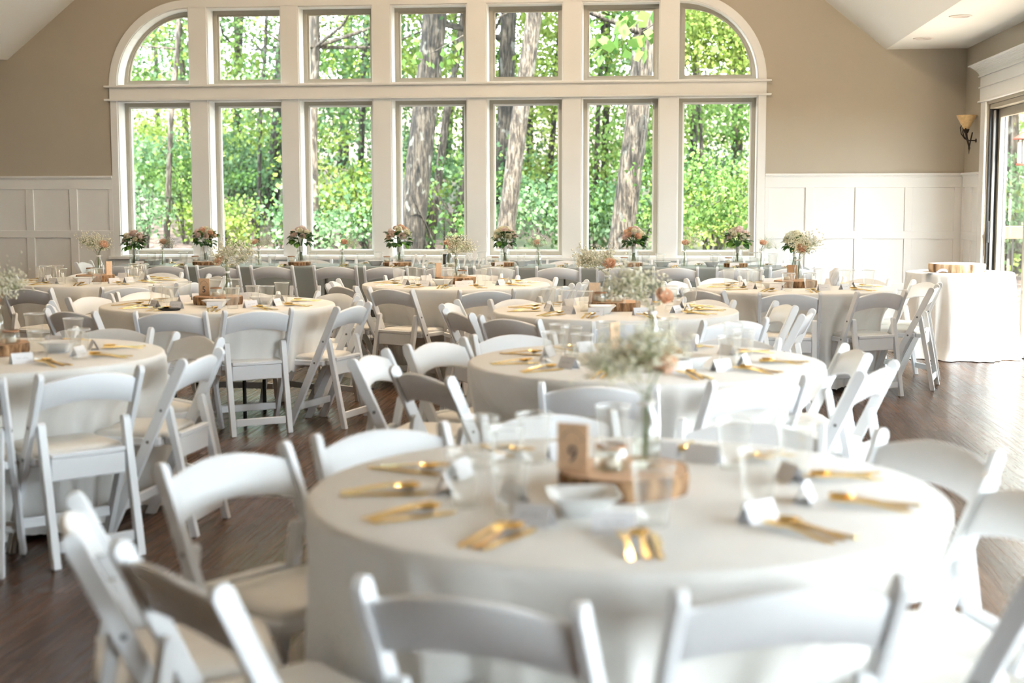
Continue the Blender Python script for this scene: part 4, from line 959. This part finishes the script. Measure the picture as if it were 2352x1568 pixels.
rl = ob('deck_railing', None); tag(rl, 'deck railing with wooden top board and black balusters', 'railing')
ob('top_board', G().box(DKX1 - .14, DKX1, -2.5, 16.3, .98, 1.12).mesh('top_board', 'deck_wood', .004), rl); ob('bottom_rail', G().box(DKX1 - .09, DKX1 - .05, -2.5, 16.3, .06, .12).mesh('bottom_rail', 'deck_wood', .004), rl)
ob('end_board', G().box(DKX0 + .06, DKX1 - .14, 16.16, 16.30, .98, 1.12).mesh('end_board', 'deck_wood', .004), rl); ob('end_bottom_rail', G().box(DKX0 + .06, DKX1 - .05, 16.21, 16.25, .06, .12).mesh('end_bottom_rail', 'deck_wood', .004), rl)
bal = G().box(-.009, .009, -.009, .009, .12, .98).mesh('baluster', 'metal_black')
for q in range(150): ob('baluster', bal, rl, (DKX1 - .07, -2.4 + q * .124, 0))
for q in range(17): ob('baluster', bal, rl, (DKX0 + .12 + q * .124, 16.23, 0))
lt = ob('hanging_lantern', None, None, (3.92, 16.05, 0)); tag(lt, 'red and white lantern hanging outside the glass door', 'lantern')
ob('lantern_glass', G().lathe([(.07, 1.80), (.075, 1.82), (.075, 2.02), (.065, 2.04)], 14).mesh('lantern_glass', 'ceramic'), lt)
ob('lantern_roof', G().lathe([(.13, 2.06), (.12, 2.075), (.03, 2.13), (.01, 2.14)], 14).mesh('lantern_roof', 'lantern_red'), lt); ob('lantern_base', G().lathe([(.085, 1.78), (.085, 1.80)], 14).mesh('lantern_base', 'lantern_red'), lt)
ob('lantern_rod', G().tube([(0, 0, 2.13), (0, 0, 3.1)], .006, 6).mesh('lantern_rod', 'metal_black'), lt)
for q in range(3): a = q * 2.09; ob('lantern_post', G().tube([(.075 * math.cos(a), .075 * math.sin(a), 1.80), (.09 * math.cos(a), .09 * math.sin(a), 2.06)], .005, 5).mesh('lantern_post', 'metal_black'), lt)

import numpy as np
NR = np.random.default_rng(3)
MAIN = [((942, 580), (997, 35), 23.0, 80), ((1158, 540), (1226, 30), 22.0, 62), ((1428, 560), (1492, 30), 21.0, 75), ((1000, 585), (1032, 250), 25.5, 28), ((612, 560), (640, 240), 30.0, 30), ((385, 560), (398, 250), 26.0, 24)]
def blocks_trunk(c):
    # keep leaf clusters from standing in front of the trunks that are clearly seen in the wood
    q = proj(c)
    for (xa, ya), (xb, yb), Y, w in MAIN:
        x = xa + (xb - xa) * (q[1] - ya) / (yb - ya)
        if c[1] < Y + .6 and abs(q[0] - x) < w and q[1] > -40 and c[2] < 9: return True
    return False
def leaf_cloud(name, centers, mat, parent, size=(.08, .15), per=36, rad=(.35, .7), origin=(0, 0, 0)):
    cs = np.array(centers, float) - np.array(origin)
    keep = [q for q, c in enumerate(centers) if not blocks_trunk(c)]
    cs = cs[keep]; K = len(cs); n = K * per
    c = np.repeat(cs, per, 0); rr = np.repeat(NR.uniform(rad[0], rad[1], K), per)
    p = c + NR.normal(0, .5, (n, 3)) * rr[:, None] * np.array([1, 1, .55])
    d = NR.normal(0, 1, (n, 3)); d[:, 2] -= .35; d /= np.linalg.norm(d, axis=1)[:, None]
    u = NR.normal(0, 1, (n, 3)); u[:, 2] *= .5; s_ = np.cross(d, u); s_ /= np.linalg.norm(s_, axis=1)[:, None] + 1e-9
    L = NR.uniform(size[0], size[1], n)[:, None]; w = L * .36; nn = np.cross(s_, d)
    v = np.stack([p, p + d * L * .45 + s_ * w + nn * L * .08, p + d * L, p + d * L * .45 - s_ * w + nn * L * .08], 1).reshape(-1, 3)
    m = bpy.data.meshes.new(name); m.vertices.add(4 * n); m.vertices.foreach_set('co', v.ravel().astype(np.float32))
    m.loops.add(4 * n); m.loops.foreach_set('vertex_index', np.arange(4 * n, dtype=np.int32)); m.polygons.add(n)
    m.polygons.foreach_set('loop_start', np.arange(0, 4 * n, 4, dtype=np.int32))
    m.update(calc_edges=True)
    at = m.attributes.new('tone', 'FLOAT', 'POINT'); tone = np.clip(np.repeat(NR.uniform(.15, .85, K), per) + NR.normal(0, .15, n), 0, 1)
    at.data.foreach_set('value', np.repeat(tone, 4).astype(np.float32)); m.materials.append(MAT[mat])
    o = ob(name, m, parent); o['kind'] = 'stuff'; return o
def trunk_pts(pb, pt, Y, up, seed):
    a = on_y(pb[0], pb[1], Y); b = on_y(pt[0], pt[1], Y); rs = random.Random(seed)
    d = b - a; base = a - d * ((a.z - gz(a.x, Y) + .15) / d.z); top = a + d * ((up - a.z) / d.z)
    n = 9; return [base + (top - base) * (i / n) + Vector((rs.uniform(-1, 1), rs.uniform(-1, 1), 0)) * .035 * min(1, i) for i in range(n + 1)]
TREES = [  # px bottom, px top, distance, width px, bark, label, leaves, crown (count, z lo, z hi, spread)
 ((942, 580), (997, 35), 23.0, 62, 'bark_dark', 'thick dark lichen-spotted trunk seen through the middle window', 'leaves_green', (40, 5.2, 10, 2.6)),
 ((1158, 540), (1226, 30), 22.0, 41, 'bark_pale', 'leaning pale trunk seen through the third window from the right', 'leaves_yellow', (36, 5.0, 10, 2.6)),
 ((1146, 560), (1167, 30), 24.5, 40, 'bark_dark', 'dark trunk behind the leaning pale trunk', 'leaves_blue', (34, 4.6, 10, 2.8)),
 ((1428, 560), (1492, 30), 21.0, 56, 'bark_pale', 'thick pale trunk seen through the second window from the right', 'leaves_green', (30, 5.0, 9, 2.4)),
 ((722, 580), (719, 30), 24.0, 26, 'bark_pale', 'narrow trunk at the left edge of the third window from the left', 'leaves_yellow', (36, 4.2, 10, 2.8)),
 ((612, 560), (640, 240), 30.0, 32, 'bark_dark', 'grey trunk seen through the second window from the left', 'leaves_green', (42, 4.6, 11, 3.2)),
 ((590, 570), (603, 250), 27.0, 9, 'bark_dark', 'slim sapling in front of the grey trunk', 'leaves_yellow', (20, 2.4, 6, 1.5)),
 ((533, 560), (546, 245), 34.0, 20, 'bark_dark', 'dark trunk high up the slope at left', 'leaves_green', (40, 5.2, 11, 3.5)),
 ((383, 560), (398, 250), 26.0, 13, 'bark_pale', 'slender beige trunk seen through the leftmost window', 'leaves_blue', (46, 1.6, 9, 2.6)),
 ((985, 585), (1032, 250), 25.5, 19, 'bark_pale', 'slim pale trunk just right of the thick dark trunk', 'leaves_yellow', (34, 3.4, 9, 2.2)),
 ((1036, 580), (1068, 400), 26.5, 20, 'bark_pale', 'pale leaning trunk at the right of the middle window', 'leaves_yellow', (30, 3.6, 9, 2.4)),
 ((816, 560), (828, 330), 28.0, 14, 'bark_dark', 'thin brown trunk seen through the third window from the left', 'leaves_green', (44, 2.0, 9, 2.6)),
 ((838, 560), (862, 380), 26.0, 8, 'bark_dark', 'thin curved stem right of the thin brown trunk', 'leaves_blue', (22, 1.8, 6, 1.6)),
 ((1686, 560), (1697, 240), 34.0, 24, 'bark_dark', 'grey trunk deep in the woods behind the rightmost window', 'leaves_blue', (60, 2.2, 11, 3.6)),
 ((1362, 560), (1370, 380), 30.0, 12, 'bark_dark', 'dark stem at the left of the second window from the right', 'leaves_yellow', (44, 2.4, 9, 2.8)),
 ((1250, 560), (1262, 380), 31.0, 14, 'bark_dark', 'brown stem right of the leaning pale trunk', 'leaves_yellow', (46, 2.0, 9, 2.8)),
 ((1620, 560), (1610, 300), 27.0, 10, 'bark_dark', 'thin stem among the leaves of the rightmost window', 'leaves_green', (60, 1.6, 9, 2.4)),
 ((460, 560), (455, 300), 38.0, 22, 'bark_dark', 'far trunk between the two leftmost windows', 'leaves_green', (60, 4.6, 12, 4.0)),
 ((1100, 560), (1110, 300), 38.0, 24, 'bark_dark', 'far trunk behind the middle windows', 'leaves_yellow', (70, 3.0, 12, 4.5)),
 ((1500, 560), (1510, 300), 40.0, 24, 'bark_dark', 'far trunk behind the right windows', 'leaves_yellow', (70, 2.6, 12, 4.5)),
 ((780, 560), (790, 300), 40.0, 24, 'bark_dark', 'far trunk behind the left windows', 'leaves_green', (70, 4.0, 12, 4.5)),
 ((250, 560), (240, 300), 34.0, 20, 'bark_dark', 'trunk left of the windows, mostly hidden by the wall', 'leaves_blue', (56, 2.0, 11, 3.6)),
 ((2330, 560), (2325, 250), 24.0, 34, 'bark_dark', 'dark trunk seen through the sliding glass door', 'leaves_green', (44, 3.6, 9, 2.6)),
 ((2230, 560), (2240, 250), 33.0, 24, 'bark_dark', 'far trunk behind the deck', 'leaves_yellow', (50, 1.0, 10, 3.0))]
for i, (pb_, pt_, Y, wpx, bk, lab, lv, (cnt, z0, z1, sp)) in enumerate(TREES):
    pts = trunk_pts(pb_, pt_, Y, 12.0, i); rad = wpx / 2 * Y / FPX
    t = ob('tree', None, None, pts[0]); tag(t, lab, 'tree', 'trees of the wood behind the building')
    rel = [p - pts[0] for p in pts]
    g = G().tube(rel, [rad * (1.25 if j == 0 else 1.05 - .05 * j) for j in range(10)], 16); ob('trunk', g.mesh('trunk', bk), t)
    rs = random.Random(i + 60); g = G(); cen = []
    for q in range(7):
        h = rs.uniform(.35, .95); k_ = int(h * 9); s0 = rel[k_]; a = rs.uniform(0, 6.28); L = rs.uniform(.5, 1) * sp
        e = s0 + Vector((L * math.cos(a), L * math.sin(a), L * rs.uniform(.1, .6))); m_ = (s0 + e) / 2 + Vector((0, 0, -.1 * L)); g.tube([s0, m_, e], [rad * .28 + .008, rad * .2 + .006, .008], 6, False)
    ob('branches', g.mesh('branches', bk, recalc=False), t)
    ax = lambda z: pts[0] + (pts[-1] - pts[0]) * ((z - pts[0].z) / (pts[-1].z - pts[0].z))
    for q in range(cnt):
        z = rs.uniform(z0, z1); c = ax(z); r = sp * math.sqrt(rs.random()); a = rs.uniform(0, 6.28)
        yy = c.y + r * math.sin(a); yy = max(yy, 19.5); cen.append((c.x + r * math.cos(a) * 1.1, yy, max(z, gz(c.x, yy) + .5)))
    leaf_cloud('foliage', cen, lv, t, (.055, .115), 110, (.45, .9), pts[0])
    cen = []
    for q in range(22):  # unseen leaf layer above the view, added to shade the wood below
        c = ax(11); r = 5.0 * math.sqrt(rs.random()); a = rs.uniform(0, 6.28); cen.append((c.x + r * math.cos(a), max(20.5, c.y + r * math.sin(a)), rs.uniform(9.2, 12.5)))
    leaf_cloud('shading_crown', cen, lv, t, (.20, .38), 60, (.9, 1.6), pts[0])
SHR = []
rs = random.Random(91)
shrub_lab = ['pale green', 'yellow green', 'blue green', 'deep green']
for i in range(26):
    x = -12.5 + i * .80 + rs.uniform(-.4, .4); Y = rs.choice([23.5, 25.5, 28, 31, 35]); s_ = rs.uniform(.8, 1.25); x *= Y / 25
    b = Vector((x, Y, gz(x, Y))); t = ob('understory_shrub', None, None, b)
    tag(t, '%s leafy shrub growing on the slope, number %d from the left' % (shrub_lab[i % 4], i + 1), 'shrub', 'understory shrubs in the wood'); del t['label']
    t['label'] = '%s leafy understory shrub, %s along the slope from the left' % (shrub_lab[i % 4], ['first', 'second', 'third', 'fourth', 'fifth', 'sixth', 'seventh', 'eighth', 'ninth', 'tenth', 'eleventh', 'twelfth', 'thirteenth', 'fourteenth', 'fifteenth', 'sixteenth', 'seventeenth', 'eighteenth', 'nineteenth', 'twentieth', 'twenty-first', 'twenty-second', 'twenty-third', 'twenty-fourth', 'twenty-fifth', 'twenty-sixth'][i])
    g = G(); cen = []
    for q in range(5):
        a = rs.uniform(0, 6.28); e = Vector((.9 * math.cos(a), .9 * math.sin(a), rs.uniform(.8, 1.7))) * s_; g.tube([(0, 0, -.1), e * .5 + Vector((0, 0, .1)), e], [.025, .018, .006], 6, False)
        for w_ in range(4): cen.append(b + e * rs.uniform(.5, 1.15) + Vector((rs.uniform(-.6, .6), rs.uniform(-.5, .5), rs.uniform(-.3, .4))))
    ob('stems', g.mesh('stems', 'bark_dark', recalc=False), t)
    leaf_cloud('foliage', cen, ['leaves_blue', 'leaves_yellow', 'leaves_blue', 'leaves_green'][i % 4], t, (.06, .11), 95, (.4, .75), b)

ORDN = ['first', 'second', 'third', 'fourth', 'fifth', 'sixth', 'seventh', 'eighth', 'ninth', 'tenth', 'eleventh', 'twelfth', 'thirteenth', 'fourteenth', 'fifteenth', 'sixteenth', 'seventeenth', 'eighteenth', 'nineteenth', 'twentieth', 'twenty-first', 'twenty-second', 'twenty-third', 'twenty-fourth']
for i in range(22):
    Y = [30, 35, 41, 33, 38][i % 5] + rs.uniform(-1, 1); x = (-11.6 + i * .80 + rs.uniform(-.3, .3)) * Y / 28; b = Vector((x, Y, gz(x, Y)))
    t = ob('young_tree', None, None, b); tag(t, 'young leafy background tree, %s along the wood from the left' % ORDN[i], 'tree', 'young trees deep in the wood')
    lean = Vector((rs.uniform(-.5, .5), rs.uniform(-.3, .3), 9)); ob('trunk', G().tube([(0, 0, -.2), lean * .4 + Vector((.1, 0, 0)), lean], [.09, .07, .03], 8, False).mesh('trunk', 'bark_dark', recalc=False), t)
    cen = []
    for q in range(62):
        z = rs.uniform(.4, 9.5); r = 2.3 * math.sqrt(rs.random()); a = rs.uniform(0, 6.28); cen.append(b + lean * (z / 9) + Vector((r * math.cos(a), r * math.sin(a), 0)))
    leaf_cloud('foliage', cen, ['leaves_green', 'leaves_yellow', 'leaves_blue'][(i * 7) % 3], t, (.07, .13), 105, (.5, 1.0), b)

# ------------------------------------------------------------ chandelier above the frame
ch = ob('chandelier', None, None, (-.6, 10.5, 1.2)); tag(ch, 'iron chandelier with warm lamps hanging above the frame', 'chandelier')
ob('hanging_rod', G().tube([(0, 0, 3.55), (0, 0, SOF + (VR + .6) * .804 - .005 - 1.2)], .012, 8).mesh('hanging_rod', 'iron'), ch)
ob('lamp_ring', G().tube([(.38 * math.cos(a * .3491), .38 * math.sin(a * .3491), 3.55) for a in range(19)], .014, 8).mesh('lamp_ring', 'iron'), ch)
t = NT('lamp_glow'); t.p.inputs['Emission Color'].default_value = (1, .62, .32, 1); t.p.inputs['Emission Strength'].default_value = 25
for q in range(6):
    a = q * math.pi / 3; p = (.38 * math.cos(a), .38 * math.sin(a), 0)
    ob('ring_spoke', G().tube([(0, 0, 3.56), (p[0], p[1], 3.56)], .008, 6).mesh('ring_spoke', 'iron'), ch)
    ob('lamp_bulb', G().lathe([(.012, 3.57), (.03, 3.60), (.036, 3.63), (.025, 3.665), (.002, 3.68)], 14).mesh('lamp_bulb', 'lamp_glow'), ch, (p[0], p[1], 0))
pl = bpy.data.lights.new('chandelier_light', 'POINT'); pl.energy = 75; pl.color = (1, .80, .58); pl.shadow_soft_size = .08; po = bpy.data.objects.new('chandelier_light', pl); C.objects.link(po); po.location = (0, 0, 3.75); po.parent = ch

# trees beside the deck
for i, (x, y, lab) in enumerate(((8.6, 12.6, 'leafy tree beyond the deck, nearest the cake table'), (10.4, 16.5, 'leafy tree beyond the deck, farther along the wall'), (9.4, 20.5, 'leafy tree at the back corner of the deck'), (7.6, 24.0, 'leafy tree behind the back corner of the deck'))):
    b = Vector((x, y, -.55)); t = ob('deck_side_tree', None, None, b); tag(t, lab, 'tree', 'trees beside the deck')
    ob('trunk', G().tube([(0, 0, -.1), (.1, .05, 3), (.05, .2, 6), (.2, .1, 9)], [.17, .14, .1, .05], 12).mesh('trunk', 'bark_dark'), t)
    cen = []
    for q in range(75):
        z = rs.uniform(.6, 9); r = 2.4 * math.sqrt(rs.random()); a = rs.uniform(0, 6.28); cen.append(b + Vector((r * math.cos(a), r * math.sin(a), z)))
    leaf_cloud('foliage', cen, ['leaves_green', 'leaves_yellow'][i % 2], t, (.07, .13), 105, (.5, 1.0), b)

# leafy branches hanging close to the windows
for i, (px, py, Y, n, sz, lab) in enumerate(((1468, 75, 19.6, 16, (.16, .27), 'branch of large pale leaves behind the second upper window from the right'), (985, 125, 22.2, 7, (.10, .18), 'small leafy sprig in front of the thick dark trunk'), (1655, 100, 24.0, 60, (.05, .10), 'yellow green branch behind the rightmost quarter-round window'), (1640, 470, 20.5, 22, (.045, .085), 'sunlit yellow branch low behind the rightmost tall window'))):
    c = on_y(px, py, Y); t = ob('leafy_branch', None, None, c); tag(t, lab, 'branch', 'branches near the windows')
    ob('twig', G().tube([(1.6, .6, .9), (.7, .2, .4), (0, 0, 0)], [.02, .014, .005], 6).mesh('twig', 'bark_pale'), t)
    cen = [c + Vector((rs.uniform(-.75, .9), rs.uniform(-.4, .5), rs.uniform(-.35, .55))) * (1 if i else .8) for q in range(n)]
    keepm, MAIN = MAIN, []; leaf_cloud('foliage', cen, 'leaves_green' if i != 2 else 'leaves_yellow', t, sz, 5 if i < 2 else 90, (.2, .4) if i < 2 else (.3, .6), c); MAIN = keepm

# low bushes on the slope behind the left windows
for i, (px, Y, h, lab) in enumerate(((335, 25.0, 1.5, 'low bush behind the leftmost window, at its left'), (425, 27.0, 1.9, 'low bush behind the leftmost window, at its right'), (520, 26.0, .9, 'small bush behind the second window from the left, at its left'), (590, 29.0, 1.7, 'bush behind the second window from the left, in its middle'), (640, 25.5, 1.3, 'low bush behind the second window from the left, at its right'), (745, 26.5, 1.4, 'low bush behind the third window from the left'))):
    x = on_y(px, 520, Y).x; b = Vector((x, Y, gz(x, Y))); t = ob('low_bush', None, None, b); tag(t, lab, 'bush', 'low bushes behind the left windows'); g = G(); cen = []
    for q in range(6):
        a = rs.uniform(0, 6.28); e = Vector((.5 * math.cos(a), .4 * math.sin(a), rs.uniform(.5, 1) * h)); g.tube([(0, 0, -.1), e * .5, e], [.02, .014, .005], 6, False)
        for w_ in range(3): cen.append(b + e * rs.uniform(.45, 1.1) + Vector((rs.uniform(-.45, .45), rs.uniform(-.4, .4), rs.uniform(-.15, .2))))
    ob('stems', g.mesh('stems', 'bark_dark', recalc=False), t)
    leaf_cloud('foliage', cen, ['leaves_blue', 'leaves_green', 'leaves_yellow'][i % 3], t, (.05, .10), 90, (.3, .55), b)
